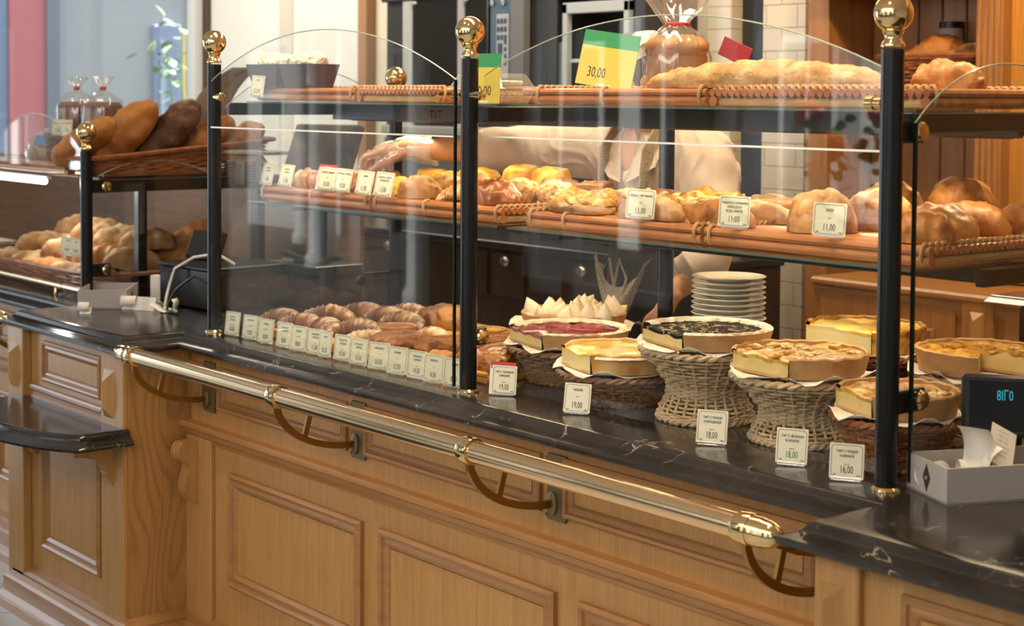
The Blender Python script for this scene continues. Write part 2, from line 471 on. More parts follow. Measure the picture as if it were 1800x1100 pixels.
# ------------------------------------------------------------------ text as meshes (built early, while the scene is empty)
_TXT = {}
def text_mesh(body, size=1.0, align='CENTER', sx=1.0):
    k = (body, align)
    if k not in _TXT:
        cu = bpy.data.curves.new('lettering', 'FONT'); cu.body = body; cu.align_x = align; cu.resolution_u = 2
        o = bpy.data.objects.new('lettering', cu); COL.objects.link(o)
        dg = bpy.context.evaluated_depsgraph_get(); dg.update()
        me = bpy.data.meshes.new_from_object(o.evaluated_get(dg))
        _TXT[k] = ([tuple(v.co) for v in me.vertices], [tuple(p.vertices) for p in me.polygons])
        bpy.data.objects.remove(o); bpy.data.curves.remove(cu); bpy.data.meshes.remove(me)
    vs, fs = _TXT[k]
    return [(x * size * sx, y * size, 0) for x, y, z in vs], fs

# ------------------------------------------------------------------ the room
struct(MB().box((1.15, -.9, -H - .05), (10.7, 6.8, .1)).build('floor',
       tiles('white_floor_tile', (.62, .62, .60), (.20, .20, .20), .30, .30, .004, 0, 'XY', .18, pi / 4)))
struct(MB().box((1.15, -.9, 2.05), (10.7, 6.8, .1)).build('ceiling', white_wall))
b = MB(); b.box((-2.1, 2.5, .55), (4.4, .2, 3.02)); struct(b.build('wall_back', cream_wall))
struct(MB().box((3.3, 2.5, .55), (6.4, .2, 3.02)).build('wall_back', oak_warm))
struct(MB().box((6.6, -.9, .55), (.2, 7.0, 3.02)).build('wall_right', white_wall))

def wall_with_openings(name, axis, pos, a0, a1, openings, mat, th=.2):
    """openings: (a0, a1, z0, z1) along the wall; returns the wall as one mesh"""
    b = MB(); z0, z1 = -H, 2.0
    def slab(u0, u1, w0, w1):
        if u1 - u0 < 1e-4 or w1 - w0 < 1e-4: return
        c = ((u0 + u1) / 2, pos, (w0 + w1) / 2); d = (u1 - u0, th, w1 - w0)
        if axis == 'Y': c = (pos, c[0], c[2]); d = (th, d[0], d[2])
        b.box(c, d)
    u = a0
    for (p, q, w0, w1) in sorted(openings):
        slab(u, p, z0, z1); slab(p, q, z0, w0); slab(p, q, w1, z1); u = q
    slab(u, a1, z0, z1)
    return struct(b.build(name, mat))
def window(name, axis, pos, o, mull=(), bars=(), mat=None, fw=.06):
    """a white frame with mullions and a pane, set into the opening o"""
    u0, u1, w0, w1 = o; mat = mat or white_metal
    e = bpy.data.objects.new(name, None); COL.objects.link(e); struct(e)
    b = MB()
    def bx(c0, c1, d0, d1, t=.08):
        c = ((c0 + c1) / 2, pos, (d0 + d1) / 2); d = (c1 - c0, t, d1 - d0)
        if axis == 'Y': c = (pos, c[0], c[2]); d = (t, d[0], d[2])
        return c, d
    for q in ((u0, u0 + fw, w0, w1), (u1 - fw, u1, w0, w1), (u0, u1, w0, w0 + fw), (u0, u1, w1 - fw, w1)):
        b.box(*bx(*q), bev=.004)
    for m in mull: b.box(*bx(m - fw * .6, m + fw * .6, w0, w1), bev=.004)
    for m in bars: b.box(*bx(u0, u1, m - fw * .4, m + fw * .4), bev=.004)
    b.build('window_frame', mat, e)
    MB().box(*bx(u0 + fw, u1 - fw, w0 + fw, w1 - fw, .006)).build('pane', glass, e)
    return e
WL = [(-3.95, -2.45, -.9, 1.7), (-2.2, -.45, -.9, 1.7), (.55, 2.27, -.12, 1.9)]
side_wall = flat('dark_brown_panelling', (.075, .045, .026), .5)
wall_with_openings('wall_left', 'Y', -4.3, -4.3, 2.4, WL, side_wall)
window('window_1', 'Y', -4.3, WL[2], mull=(), bars=())
window('window_2', 'Y', -4.3, WL[1], mull=(-1.3,), bars=(1.1,))
window('window_3', 'Y', -4.3, WL[0], mull=(-3.2,), bars=(1.1,))
WF = [(-3.9, -2.45, -.55, 1.7), (-2.20, -.35, -.05, 1.7), (.2, 1.7, -.55, 1.7), (2.3, 3.8, -.55, 1.7), (4.4, 5.9, -.55, 1.7)]
wall_with_openings('wall_front', 'X', -4.3, -4.2, 6.5, WF, side_wall)
window('window_4', 'X', -4.3, WF[0], mull=(-3.45,), fw=.09)
window('window_5', 'X', -4.3, WF[1], fw=.10)
window('window_6', 'X', -4.3, WF[2], mull=(.95,))
window('window_7', 'X', -4.3, WF[3], mull=(3.05,))
window('window_8', 'X', -4.3, WF[4])

# plaster pilasters and wooden strips on the back wall
struct(MB().box((-3.83, 2.345, .53), (.75, .11, 2.98), .006).build('trim_1', white_wall))
struct(MB().box((-3.1, 2.392, .53), (.70, .016, 2.98)).build('trim_2', white_wall))
struct(MB().box((-2.72, 2.37, .53), (.08, .06, 2.98), .004).build('trim_3', flat('tan_wood_strip', (.42, .22, .10), .5)))
cream_tile = tiles('cream_wall_tile', (.72, .62, .46), (.42, .33, .22), .155, .0875, .003, .5, 'XZ', .22)
b = MB(); b.box((-.195, 2.36, .53), (.125, .09, 2.98), .004)
struct(b.build('trim_4', tiles('cream_edge_tile', (.74, .66, .52), (.5, .42, .3), .4, .0875, .003, 0, 'XZ', .22)))
struct(MB().box((-.075, 2.39, .53), (.13, .02, 2.98)).build('trim_5', flat('dark_recess', (.02, .021, .024), .4)))
struct(MB().box((.09, 2.385, .53), (.21, .03, 2.98)).build('trim_6', cream_tile))

# ------------------------------------------------------------------ the street outside
ext_grey = noisy('grey_house_plaster', [(.3, (.33, .35, .37)), (.7, (.38, .40, .41))], 1.2, .8, .05)
ext_red = flat('red_house_panel', (.62, .20, .20), .7)
ext_dark = flat('dark_downpipe_grey', (.24, .25, .28), .7)
ext_blue = flat('blue_grey_shutter', (.24, .30, .43), .6)
ext_yel = flat('yellow_post', (.75, .58, .25), .6)
ext_white = flat('grey_house_front', (.40, .41, .43), .7)
ext_win = flat('house_window_glass', (.06, .07, .09), .1)
struct(MB().box((-3, -3, -H - .16), (60, 60, .1)).build('ground_street', flat('dark_paving', (.018, .018, .019), .8)))
mt_ = MB().box((-1.2, -.95, -H + .004), (3.0, 1.06, .012), .003).build('floor_mat', flat('dark_mat', (.02, .02, .022), .9)); tag(mt_, 'dark mat on the tiles in front of the oak counter', 'mat')
st = thing('street_house', 'grey plastered house with a red panel seen through the window', 'building', (-8.5, 3.5, -H))
MB().box((-.35, 0, 2.2), (.7, 8.0, 4.6)).build('wall', ext_grey, st)
MB().box((.03, -.54, 2.2), (.08, .31, 4.6)).build('red_panel', ext_red, st)
MB().box((.05, -.34, 2.2), (.10, .11, 4.6)).build('pilaster', ext_dark, st)
b = MB(); b.box((.02, -.82, 2.2), (.05, .24, 4.6)); b.build('shutter', ext_blue, st)
d = MB(); d.box((.03, .70, 1.14), (.08, .26, 2.2), .01)
for k in range(6): d.box((.075, .70, .2 + k * .38), (.012, .20, .30), .01)
d.build('door', ext_blue, st)
MB().box((.09, .635, 1.15), (.014, .04, 1.9)).build('door_post', flat('pale_blue_paint', (.40, .47, .58), .5), st)
MB().box((.04, .85, 1.12), (.06, .04, 2.15)).build('yellow_post', ext_yel, st)
MB().box((.02, 1.6, 2.2), (.05, 1.4, 4.6)).build('side_wall', flat('beige_grey_plaster', (.40, .40, .37), .8), st)
of = thing('street_facade', 'grey house front with tall dark windows across the street', 'building', (-12, -10.5, -H))
MB().box((12, -.5, 3.2), (14, 1, 6.6)).build('wall', ext_white, of)
MB().box((-7, -.5, 3.2), (24, 1, 6.6)).build('dark_wall', flat('dark_brick_front', (.022, .018, .016), .8), of)
random.seed(4)
for i in range(21):
    x = -17.6 + i * 1.75
    for j, (z, h) in enumerate(((1.3, 2.0), (4.0, 1.6))):
        w = MB().box((x, .01, z), (.80, .06, h), .01).build('window', white_metal, of)
        g = MB(); g.box((x - .17, .045, z), (.28, .02, h - .16)); g.box((x + .17, .045, z), (.28, .02, h - .16)); g.build('glass', ext_win, w)
    if i % 2: MB().box((x + .87, .02, 3.2), (.35, .1, 6.6), .01).build('pilaster', flat('white_pilaster', (.8, .8, .78), .7), of)
tw = thing('white_townhouse', 'narrow white townhouse farther along the street', 'building', (-14.2, -9.0, -H))
MB().box((0, -.4, 2.4), (2.3, .8, 5.0)).build('wall', ext_white, tw)
for x, z, w, h in ((-.45, 2.7, .62, .8), (.5, 2.7, .62, .8), (-.45, 1.2, .62, .9), (.5, 1.0, .55, 1.7), (-.45, 4.1, .62, .8), (.5, 4.1, .62, .8)):
    q = MB().box((x, .01, z), (w, .06, h), .01).build('window', white_metal, tw); MB().box((x, .045, z), (w - .12, .02, h - .12)).build('glass', ext_win, q)
for x, y, h in ((-9.2, -6.2, 2.6), (-11.4, -7.4, 2.9), (-6.3, -5.3, 2.2), (-4.4, -6.6, 2.6)):
    c_ = MB().lathe([(.10, 0), (.10, .1), (.07, .14), (.06, h - .2), (.10, h - .12), (.10, h)], 16).build('streak_post', ext_white, None, 40, (x, y, -H)); tag(c_, 'white post added outside, unseen, for its streak reflected in the panes', 'post', 'white posts added for reflected streaks')  # posts added for the white streaks they reflect in the glass
# a leafy bush beside the street door
def leaf_shape(b, p, d, n, L, W, mi=0):
    d = Vector(d).normalized(); n = Vector(n); s = d.cross(n).normalized(); n = s.cross(d)
    p = Vector(p); P = []
    for t, w, u in ((0, .12, 0), (.3, .9, .06), (.62, 1, .08), (.86, .6, .04), (1, .08, -.04)):
        P.append((p + d * (t * L) - s * (w * W / 2) + n * (u * L)))
        P.append((p + d * (t * L) + n * (u * L * .3)))
        P.append((p + d * (t * L) + s * (w * W / 2) + n * (u * L)))
    F = []
    for i in range(4):
        for k in range(2): F.append((i * 3 + k, i * 3 + k + 1, i * 3 + k + 4, i * 3 + k + 3))
    b.add(P, F, mi)
leaf_pale = flat('pale_leaf', (.16, .26, .13), .6); leaf_green = flat('geranium_leaf', (.13, .34, .08), .5)
petal = noisy('red_petal', [(.3, (.60, .012, .04)), (.7, (.80, .04, .09))], 30, .5, 0)
bush = thing('street_bush', 'pale green leafy bush outside the window', 'plant', (-5.9, 3.05, -H))
random.seed(11); b = MB(); s = MB()
for k in range(14):
    a = random.uniform(0, 6.28); hgt = random.uniform(1.0, 2.0)
    tip = Vector((.22 * cos(a), .22 * sin(a), hgt)); s.tube([(0, 0, 0), (tip.x * .3, tip.y * .3, hgt * .5), tip], [.012, .009, .004], 6)
    for q in range(16):
        c = tip + Vector((random.gauss(0, .09), random.gauss(0, .09), random.gauss(-.05, .12)))
        leaf_shape(b, c, (random.gauss(0, 1), random.gauss(0, 1), random.gauss(0, .5)), (0, 0, 1), .11, .06)
lf = b.build('foliage', leaf_pale, bush); lf['kind'] = 'stuff'; s.build('stem', leaf_green, bush)

# geraniums on the sill of the customers' window (they show as reflections in the glass)
def geranium(loc, label, seed, n, heads):
    t = thing('geranium_plant', label, 'plant', loc, 0, 'geraniums on the window sill')
    pot = MB().lathe([(.055, 0), (.075, .12), (.085, .12), (.085, .145), (.07, .145), (.06, .12)], 24)
    pot.build('pot', flat('terracotta', (.35, .13, .07), .8), t)
    random.seed(seed); L = MB(); S = MB()
    for k in range(n):
        a = random.uniform(0, 6.28); r = random.uniform(.03, .17); hgt = random.uniform(.25, .66)
        tip = Vector((r * cos(a), r * .35 * sin(a), hgt))
        S.tube([(0, 0, .12), (tip.x * .4, tip.y * .4, hgt * .6), tip], [.005, .004, .003], 5)
        for q in range(9):
            c = tip + Vector((random.gauss(0, .06), random.gauss(0, .03), random.gauss(-.08, .10)))
            leaf_shape(L, c, (random.gauss(0, 1), random.gauss(0, 1), random.gauss(0, .4)), (random.gauss(0, .5), -.6, .7), .075, .08)
    for k, (x, z) in enumerate(heads):
        S.tube([(0, 0, .14), (x * .6, 0, z * .6), (x, 0, z)], .003, 5)
        f = MB()
        for q in range(80):
            d = Vector((random.gauss(0, 1), random.gauss(0, 1), random.gauss(0, 1))).normalized()
            leaf_shape(f, Vector((x, 0, z)) + d * .050, d + Vector((random.gauss(0, .6), random.gauss(0, .6), random.gauss(0, .6))), d, .045, .042)
        f.build('flower_head', petal, t)
    o = L.build('leaves', leaf_green, t); o['kind'] = 'stuff'; S.build('stem', leaf_green, t)
struct(MB().box((-1.55, -5.02, -.51), (1.9, .30, .88), .01).build('trim_7', ext_white))
geranium((-1.02, -5.02, -.07), 'tall red geranium outside the customers\' window, nearest to the door', 5, 8, [(-.10, .66), (.10, .50), (.02, .78)])
geranium((-1.52, -5.02, -.07), 'red geranium standing in the middle of the flower ledge', 6, 8, [(-.10, .70), (.12, .56), (.02, .80)])
geranium((-2.05, -5.02, -.07), 'red geranium at the far end of the flower ledge', 7, 9, [(.05, .48), (-.10, .68)])
# ------------------------------------------------------------------ oak counters with raised mouldings
MOLD = [(0, 0), (0, .010), (.006, .014), (.012, .012), (.014, .007), (.022, .009), (.028, .006), (.034, 0)]
MOLD_BIG = [(0, 0), (0, .012), (.008, .018), (.016, .014), (.019, .008), (.030, .011), (.040, .006), (.044, 0)]
def panel(parent, x0, x1, z0, z1, y, big=False):
    p = bpy.data.objects.new('panel', None); COL.objects.link(p); p.parent = parent
    MB().frame(x0, x1, z0, z1, y, MOLD_BIG if big else MOLD).build('molding', oak_h, p)
    i = .044 if big else .034
    MB().box(((x0 + x1) / 2, y - .001, (z0 + z1) / 2), (x1 - x0 - 2 * i, .006, z1 - z0 - 2 * i), .001).build('field', oak_v, p)
    return p
def cornice(parent, path, ztop, name='cornice', k=1.0):
    prof = [(0, ztop), (.030 * k, ztop), (.036 * k, ztop - .006), (.036 * k, ztop - .014), (.028 * k, ztop - .020), (.022 * k, ztop - .034), (.012 * k, ztop - .044), (.010 * k, ztop - .052), (0, ztop - .054)]
    return MB().sweep(path, prof).build(name, oak_h, parent)
def plinth(parent, path, zb=-H, zt=-.83):
    prof = [(0, zt + .012), (.020, zt), (.030, zt - .008), (.030, zt - .016), (.044, zt - .026), (.052, zt - .034), (.052, zb + .05), (.066, zb + .036), (.070, zb + .028), (.070, zb), (0, zb)]
    return MB().sweep(path, prof).build('plinth', oak_h, parent)
def block(parent, x0, x1, z0, z1, y):
    """pillow-cut block on a pilaster"""
    b = MB(); cx = (x0 + x1) / 2; d = .022; s = (x1 - x0) / 2
    vs = [(x0, y, z0), (x1, y, z0), (x1, y, z1), (x0, y, z1), (cx, y - d, z0 + s), (cx, y - d, z1 - s)]
    b.add(vs, [(0, 1, 4), (1, 2, 5, 4), (2, 3, 5), (3, 0, 4, 5), (3, 2, 1, 0)], 0, False)
    return b.build('block', oak_v, parent)
def scroll_poly():
    """side view of a carved bracket: out (+) and height (0 at the top, down)"""
    K = [(.046, 0), (.058, -.012), (.063, -.030), (.058, -.046), (.044, -.058), (.031, -.066), (.027, -.078), (.030, -.094), (.037, -.114), (.040, -.134), (.035, -.154), (.024, -.170), (.010, -.180)]
    P = [(0, 0)]
    for i in range(len(K) - 1):
        p0, p1, p2, p3 = K[max(i - 1, 0)], K[i], K[i + 1], K[min(i + 2, len(K) - 1)]
        for k in range(3):
            t = k / 3
            P.append(tuple(.5 * (2 * p1[c] + (p2[c] - p0[c]) * t + (2 * p0[c] - 5 * p1[c] + 4 * p2[c] - p3[c]) * t * t + (3 * p1[c] - p0[c] - 3 * p2[c] + p3[c]) * t ** 3) for c in (0, 1)))
    return P + [K[-1], (0, -.184)]
def corbel(parent, x, y, z, w=.046, k=1.0):
    b = MB(); pl = [(y - a * k, z + c * k) for a, c in scroll_poly()]
    b.prism(pl, x - w / 2, x + w / 2, 0)
    for q in (-.3, 0, .3):   # reeded face
        b.prism([(y - a * k * 1.045, z + c * k - .0006) for a, c in scroll_poly()], x + q * w - .005, x + q * w + .005, 0)
    return b.build('corbel', oak_v, parent)

# the long counter under the cake display
c1 = thing('counter_base', 'long oak counter front with raised panels and brass rail plates', 'counter', (0, 0, 0))
MB().box((1.225, .33, -.505), (2.55, .76, .91)).build('carcass', oak_v, c1)
MB().box((.02, -.057, -.5625), (.15, .014, .537), .002).build('stile', oak_v, c1)
for x0, x1, z0, z1 in ((-.045, .035, -.205, -.083), (.122, .79, -.207, -.083), (.87, 1.558, -.207, -.080), (1.634, 2.335, -.207, -.078)):
    panel(c1, x0, x1, z0, z1, -.05)
for x0, x1 in ((.19, .862), (.94, 1.61), (1.688, 2.36)):
    panel(c1, x0, x1, -.70, -.375, -.05, True)
cornice(c1, [(-.055, -.05), (2.505, -.05)], -.258)
plinth(c1, [(-.055, -.05), (2.505, -.05)])
corbel(c1, -.005, -.064, -.312, .05)
# register counter between the two displays
c2 = thing('register_counter', 'projecting oak register counter carrying the small bowed marble shelf', 'counter', (0, 0, 0))
MB().box((-.4575, .24, -.505), (.805, .98, .91)).build('carcass', [oak_v], c2)
MB().box((-.0555, .24, -.505), (.004, .975, .905)).build('side_panel', oak_side, c2)
MB().box((-.128, -.257, -.505), (.146, .016, .905), .003).build('pilaster', oak_v, c2)
MB().box((-.80, -.265, -.48), (.12, .03, .86), .003).build('pilaster', oak_v, c2)
block(c2, -.178, -.112, -.245, -.105, -.265); block(c2, -.828, -.770, -.245, -.105, -.280)
panel(c2, -.635, -.215, -.205, -.078, -.25); panel(c2, -.635, -.215, -.735, -.335, -.25, True)
MB().box((-.45, -.256, -.262), (.56, .014, .016), .004).build('bead', oak_h, c2)
cornice(c2, [(-.74, -.25), (-.20, -.25)], -.225, 'bead', .45)
plinth(c2, [(-.80, .05), (-.80, -.25), (-.055, -.25), (-.055, -.05)])
# register counter at the near end
c3 = thing('register_counter', 'projecting oak register counter beneath the grey box of receipts', 'counter', (0, 0, 0))
MB().box((3.35, .24, -.505), (1.69, .98, .91)).build('carcass', oak_v, c3)
MB().box((2.553, -.257, -.505), (.092, .016, .905), .003).build('pilaster', oak_v, c3)
block(c3, 2.520, 2.570, -.30, -.095, -.265)
panel(c3, 2.680, 3.35, -.207, -.082, -.25); panel(c3, 2.680, 3.35, -.70, -.375, -.25, True)
cornice(c3, [(2.505, -.25), (4.2, -.25)], -.258); plinth(c3, [(2.505, -.05), (2.505, -.25), (4.2, -.25)])
# counter of the bread display
c4 = thing('counter_base', 'oak counter front beneath the bread display', 'counter', (0, 0, 0))
MB().box((-2.0, .33, -.505), (2.26, .76, .91)).build('carcass', oak_v, c4)
for x0, x1 in ((-1.5, -.93), (-2.15, -1.56)):
    panel(c4, x0, x1, -.207, -.083, -.05); panel(c4, x0, x1, -.70, -.375, -.05, True)
cornice(c4, [(-3.1, -.05), (-.87, -.05)], -.258); plinth(c4, [(-3.1, -.05), (-.87, -.05)])

# marble worktop, one continuous slab with a moulded edge
EDGE = [(-.030, -.045), (.030, -.045), (.038, -.044), (.044, -.039), (.045, -.032), (.041, -.027), (.030, -.024), (.018, -.019), (.010, -.011), (.006, -.004), (0, 0), (-.03, 0)]
path = [(-3.1, -.07), (-.80, -.07), (-.80, -.265), (-.055, -.265), (-.055, -.07), (2.505, -.07), (2.505, -.265), (4.2, -.265)]
b = MB(); b.sweep(path, EDGE, smooth=True)
ins = [(-3.1, -.04), (-.77, -.04), (-.77, -.235), (-.085, -.235), (-.085, -.04), (2.535, -.04), (2.535, -.235), (4.2, -.235), (4.2, .74), (-3.1, .74)]
b.prism(ins, -.045, 0, 2)
wt = b.build('worktop', marble, angle=35); tag(wt, 'black marble worktop with a moulded edge on the oak counters', 'worktop')
# small bowed shelf
P = [(-.755, -.25), (-.755, -.375)]
for k in range(0, 21):
    x = -.755 + (.70) * k / 20; P.append((x, -.395 - .105 * sin(pi * k / 20) ** .8))
P += [(-.055, -.375), (-.055, -.25)]
b = MB(); b.sweep(P, [(-.05, -.045), (.030, -.045), (.040, -.043), (.043, -.036), (.038, -.030), (.026, -.026), (.016, -.018), (.014, -.010), (.008, -.003), (0, 0), (-.05, -.002)], smooth=True, T=Matrix.Translation((0, 0, -.265)))
b.prism(P, -.308, -.265, 2)
sh = thing('bag_shelf', 'small black marble shelf with a bowed front, on two carved oak brackets', 'shelf', (0, 0, 0))
b.build('shelf_board', marble, sh, 35)
for x in (-.142, -.705):
    pl = [(-.25, -.308), (-.40, -.308), (-.40, -.325), (-.385, -.332), (-.385, -.345)]
    for k in range(0, 9):
        a = pi / 2 * k / 8; pl.append((-.385 + .10 * sin(a), -.345 - .055 * (1 - cos(a))))
    pl += [(-.285, -.405), (-.275, -.425), (-.262, -.447), (-.25, -.447)]
    MB().prism(pl, x - .022, x + .022, 0).build('bracket', oak_v, sh)

# ------------------------------------------------------------------ brass rails
def rail(name, label, x0, x1, ringsx, y=-.285, z=-.037, r=.0235):
    t = thing(name, label, 'rail', (0, 0, 0))
    MB().tube([(x0, y, z), (x1, y, z)], r, 28).build('rail_tube', steel_brass, t)
    for e, sg in ((x0, -1), (x1, 1)):
        prof = [(r + .0028, 0), (r + .0028, .040), (r + .001, .044), (r + .001, .050), (r * .92, .060), (r * .68, .070), (r * .35, .076), (0, .078)]
        b = MB(); b.lathe(prof, 28, T=RT((e - sg * .01, y, z), ry=sg * pi / 2)); b.build('end_cap', brass, t)
    for x in ringsx:
        b = MB(); b.lathe([(r, -.017), (r + .0045, -.0165), (r + .0055, -.013), (r + .0055, .013), (r + .0045, .0165), (r, .017)], 28, T=RT((x, y, z), ry=pi / 2)); b.build('ring', brass, t)
        br = MB(); P = []
        for k in range(17):
            a = pi / 2 * k / 16
            P.append((x, y - .002 + .225 * (1 - cos(a)) , z - .016 - .129 * sin(a)))
        P.append((x, -.062, z - .145))
        br.tube(P, .008, flat=(.016, .010))
        br.tube([(x, y + .075, z - .115), (x, y + .095, z - .045)], .006, flat=(.014, .008))
        if x > 2.3: br.tube([(x, y + .02, z - .018), (x, y + .12, z - .060), (x, -.062, z - .085)], .006, flat=(.016, .010))
        ob = br.build('bracket', brass_dull, t)
        pl = MB(); pl.box((x + .01, -.0535, z - .11), (.062, .007, .145), .0015)
        pl.lathe([(.0155, 0), (.0155, .005), (.011, .008), (0, .009)], 20, T=RT((x, -.057, z - .145), rx=pi / 2) @ Matrix.Scale(1.7, 4, (0, 1, 0)))
        for sx in (-.022, .042):
            for sz in (-.172, -.048): pl.lathe([(.004, 0), (.003, .002), (0, .0025)], 8, T=RT((x + sx, -.057, z + sz), rx=pi / 2))
        pl.build('wall_plate', brass_plate, t)
    return t
rail('brass_rail', 'long polished brass rail in front of the cake display counter', .02, 2.385, (.06, .832, 1.60, 2.375))
rail('brass_rail', 'brass rail end in front of the bread display counter', -2.9, -.93, (-1.02, -1.75))
# ------------------------------------------------------------------ posts of the glass display
BALL = [(0, .035)]
def ball_prof(zc, r):
    P = [(r * .60, zc - r * 1.72), (r * .62, zc - r * 1.62), (r * .58, zc - r * 1.5), (r * .46, zc - r * 1.38), (r * .42, zc - r * 1.2), (r * .50, zc - r * 1.02), (r * .56, zc - r * .93), (r * .50, zc - r * .88)]
    for k in range(1, 18):
        a = radians(-60 + 150 * k / 17); P.append((r * cos(a), zc + r * sin(a)))
    P[-1] = (0, zc + r)
    return P
def post(label, x, y, top, zc, r=.035, clamps=(), arms=(), base=True, group=None, knob=None):
    t = thing('display_post', label, 'post', (x, y, 0), group=group)
    MB().lathe([(.0205, .004), (.0205, top)], 28).build('pole', black_paint, t)
    if base: MB().lathe([(.0265, 0), (.0265, .003), (.0235, .006), (.0212, .008)], 28).build('base_ring', brass, t)
    MB().lathe(ball_prof(zc, r), 32).build('finial', brass, t)
    for dx, z in clamps:      # brass pane clamps
        b = MB(); s = 1 if dx > 0 else -1
        b.lathe([(.010, 0), (.010, .016), (.0125, .018), (.0125, .034), (.009, .037), (0, .038)], 20, T=RT((s * .017, -.004, z), ry=s * pi / 2))
        b.build('clamp', brass, t)
    for L, z in arms:         # short black arms with a brass knob that hold the side pane
        a = bpy.data.objects.new('arm', None); COL.objects.link(a); a.parent = t
        MB().box((0, L / 2, z), (.018, L, .042), .003).build('arm_bar', black_metal, a)
        MB().lathe([(.016, 0), (.018, .003), (.018, .007), (.014, .011), (.0, .012)], 24, T=RT((.009, L - .018, z), ry=pi / 2)).build('knob', knob or brass, a)
    return t
D1 = 1.2225; D2 = 2.445; YR = .647
post('black display post with a brass ball, beside the dark register box', 0, 0, .785, .849, clamps=((1, .69),))
post('middle black display post with a brass ball, before the tart baskets', D1, 0, .785, .849, clamps=((-1, .70), (1, .70)), arms=((.05, .13),))
post('nearest black display post with a large brass ball by the grey receipt box', D2, 0, .785, .849, clamps=((-1, .69),), arms=((.085, .64), (.10, .155)))
post('black rear post with a brass ball, behind the reaching arm', 0, YR, .70, .753, arms=((-.12, .12),), base=False, knob=black_metal)
post('black rear post in front of the person in the white blouse', D1, YR, .70, .753, base=False)
post('black rear post at the near end of the display', D2, YR, .70, .753, base=False)
post('short black post with a brass ball, at the bread display', -.872, 0, .505, .569, .034, clamps=((-1, .43),), arms=((.085, .385), (.085, .105)))

# ------------------------------------------------------------------ panes
def arch_pane(name, label, x0, x1, z0, zs, zp, y, th=.006, strip=None):
    """front pane, arched at the top; parts: the pane and its ground edge"""
    t = thing(name, label, 'glass pane', ((x0 + x1) / 2, y, 0)); w = (x1 - x0) / 2
    R = (w * w + (zp - zs) ** 2) / (2 * (zp - zs)); zc = zp - R; a0 = math.asin(w / R)
    P = [(-w, z0), (w, z0)]; A = []
    for k in range(41):
        a = a0 - 2 * a0 * k / 40; A.append((R * sin(a), zc + R * cos(a)))
    if strip:      # a lower and an upper sheet; the lit edge between is painted near-white
        MB().prism([(-w, z0), (w, z0), (w, strip - .002), (-w, strip - .002)], -th / 2, th / 2, 1).build('pane', glass, t)
        MB().prism([(-w, strip + .002), (w, strip + .002)] + A, -th / 2, th / 2, 1).build('pane', glass, t)
        MB().box((0, 0, strip), (2 * w, th, .004)).build('pane_joint', flat('lit_joint_white', (.9, .9, .84), .25), t)
    else:
        MB().prism(P + A, -th / 2, th / 2, 1).build('pane', glass, t)
    MB().tube([(x, 0, z + .0008) for x, z in A], .0016, 6).build('pane_edge', glass_edge, t)
    if strip:
        for s_ in (1,): MB().box((s_ * (w - .002), 0, (z0 + zs) / 2), (.005, th + .001, zs - z0)).build('side_edge', edge_dark, t)
    return t
arch_pane('front_pane', 'arched clear front pane over the croissants and their row of price cards', .024, D1 - .024, .012, .735, .868, -.022, strip=.602)
arch_pane('front_pane', 'arched clear front pane over the tarts on wicker baskets', D1 - .018, D2 - .046, .010, .745, .868, .058, strip=.602)
def side_pane(label, x, y0, y1, z0, zs, zp):
    t = thing('side_pane', label, 'glass pane', (x, (y0 + y1) / 2, 0)); w = (y1 - y0) / 2
    R = (w * w + (zp - zs) ** 2) / (2 * (zp - zs)); zc = zp - R; a0 = math.asin(w / R); A = []
    for k in range(31):
        a = a0 - 2 * a0 * k / 30; A.append((R * sin(a), zc + R * cos(a)))
    MB().prism([(-w, z0), (w, z0)] + A, -.003, .003, 0).build('pane', glass, t)
    MB().tube([(0, y, z) for y, z in A], .0016, 6).build('pane_edge', glass_edge, t)
    if x > 2: MB().box((0, -w + .002, (z0 + zs) / 2), (.007, .005, zs - z0)).build('side_edge', edge_dark, t)
side_pane('arched clear end pane beside the dark register box', .016, .03, .60, .01, .66, .775)
side_pane('arched clear end pane behind the nearest brass ball post', D2 + .016, .045, .61, .01, .655, .765)
side_pane('low arched clear end pane of the bread display', -.852, .03, .45, .06, .42, .47)
arch_pane('front_pane', 'small arched clear pane at the front of the bread display', -1.655, -.895, .44, .50, .625, -.005)

# ------------------------------------------------------------------ shelf racks: black bars and glass shelves
rk = thing('shelf_rack', 'black metal rack carrying both glass shelves of the cake display', 'rack', (0, 0, 0))
for x in (0.0, D1, D2):
    MB().box((x, YR / 2 + .01, .655), (.022, YR - .07, .036), .002).build('side_bar', black_metal, rk)
    MB().box((x, YR / 2 + .12, .362), (.022, YR - .30, .034), .002).build('side_bar', black_metal, rk)
for y in (.41, .60):
    MB().box((D1, y, .648), (D2 - .02, .016, .050), .002).build('cross_bar', black_metal, rk)
for y in (.33, .60):
    MB().box((D1, y, .363), (D2 - .02, .016, .036), .002).build('cross_bar', black_metal, rk)
MB().box((.555, .4018, .6455), (.36, .0012, .042)).build('reflection_ground', flat('reflection_ground_tone', (.075, .062, .054), .6), rk)  # lighter ground of a reflection, painted on the bar as a patch
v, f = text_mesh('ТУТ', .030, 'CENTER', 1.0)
MB().add([(x + .545, .4009, y + .634) for x, y, _ in v], f, 0, False).build('reflected_text', flat('reflected_letters_black', (.001, .001, .001), .9, spec=0), rk)  # reflected lettering painted onto the bar as dark letters
for x0, x1 in ((.06, D1 - .06), (D1 + .06, D2 - .06)):
    for y, z in ((.45, .624), (.40, .358)):
        MB().box(((x0 + x1) / 2, y, z), (x1 - x0, .028, .008), .002).build('slim_strip', black_metal, rk)  # housings added to go with the unseen strip lamps
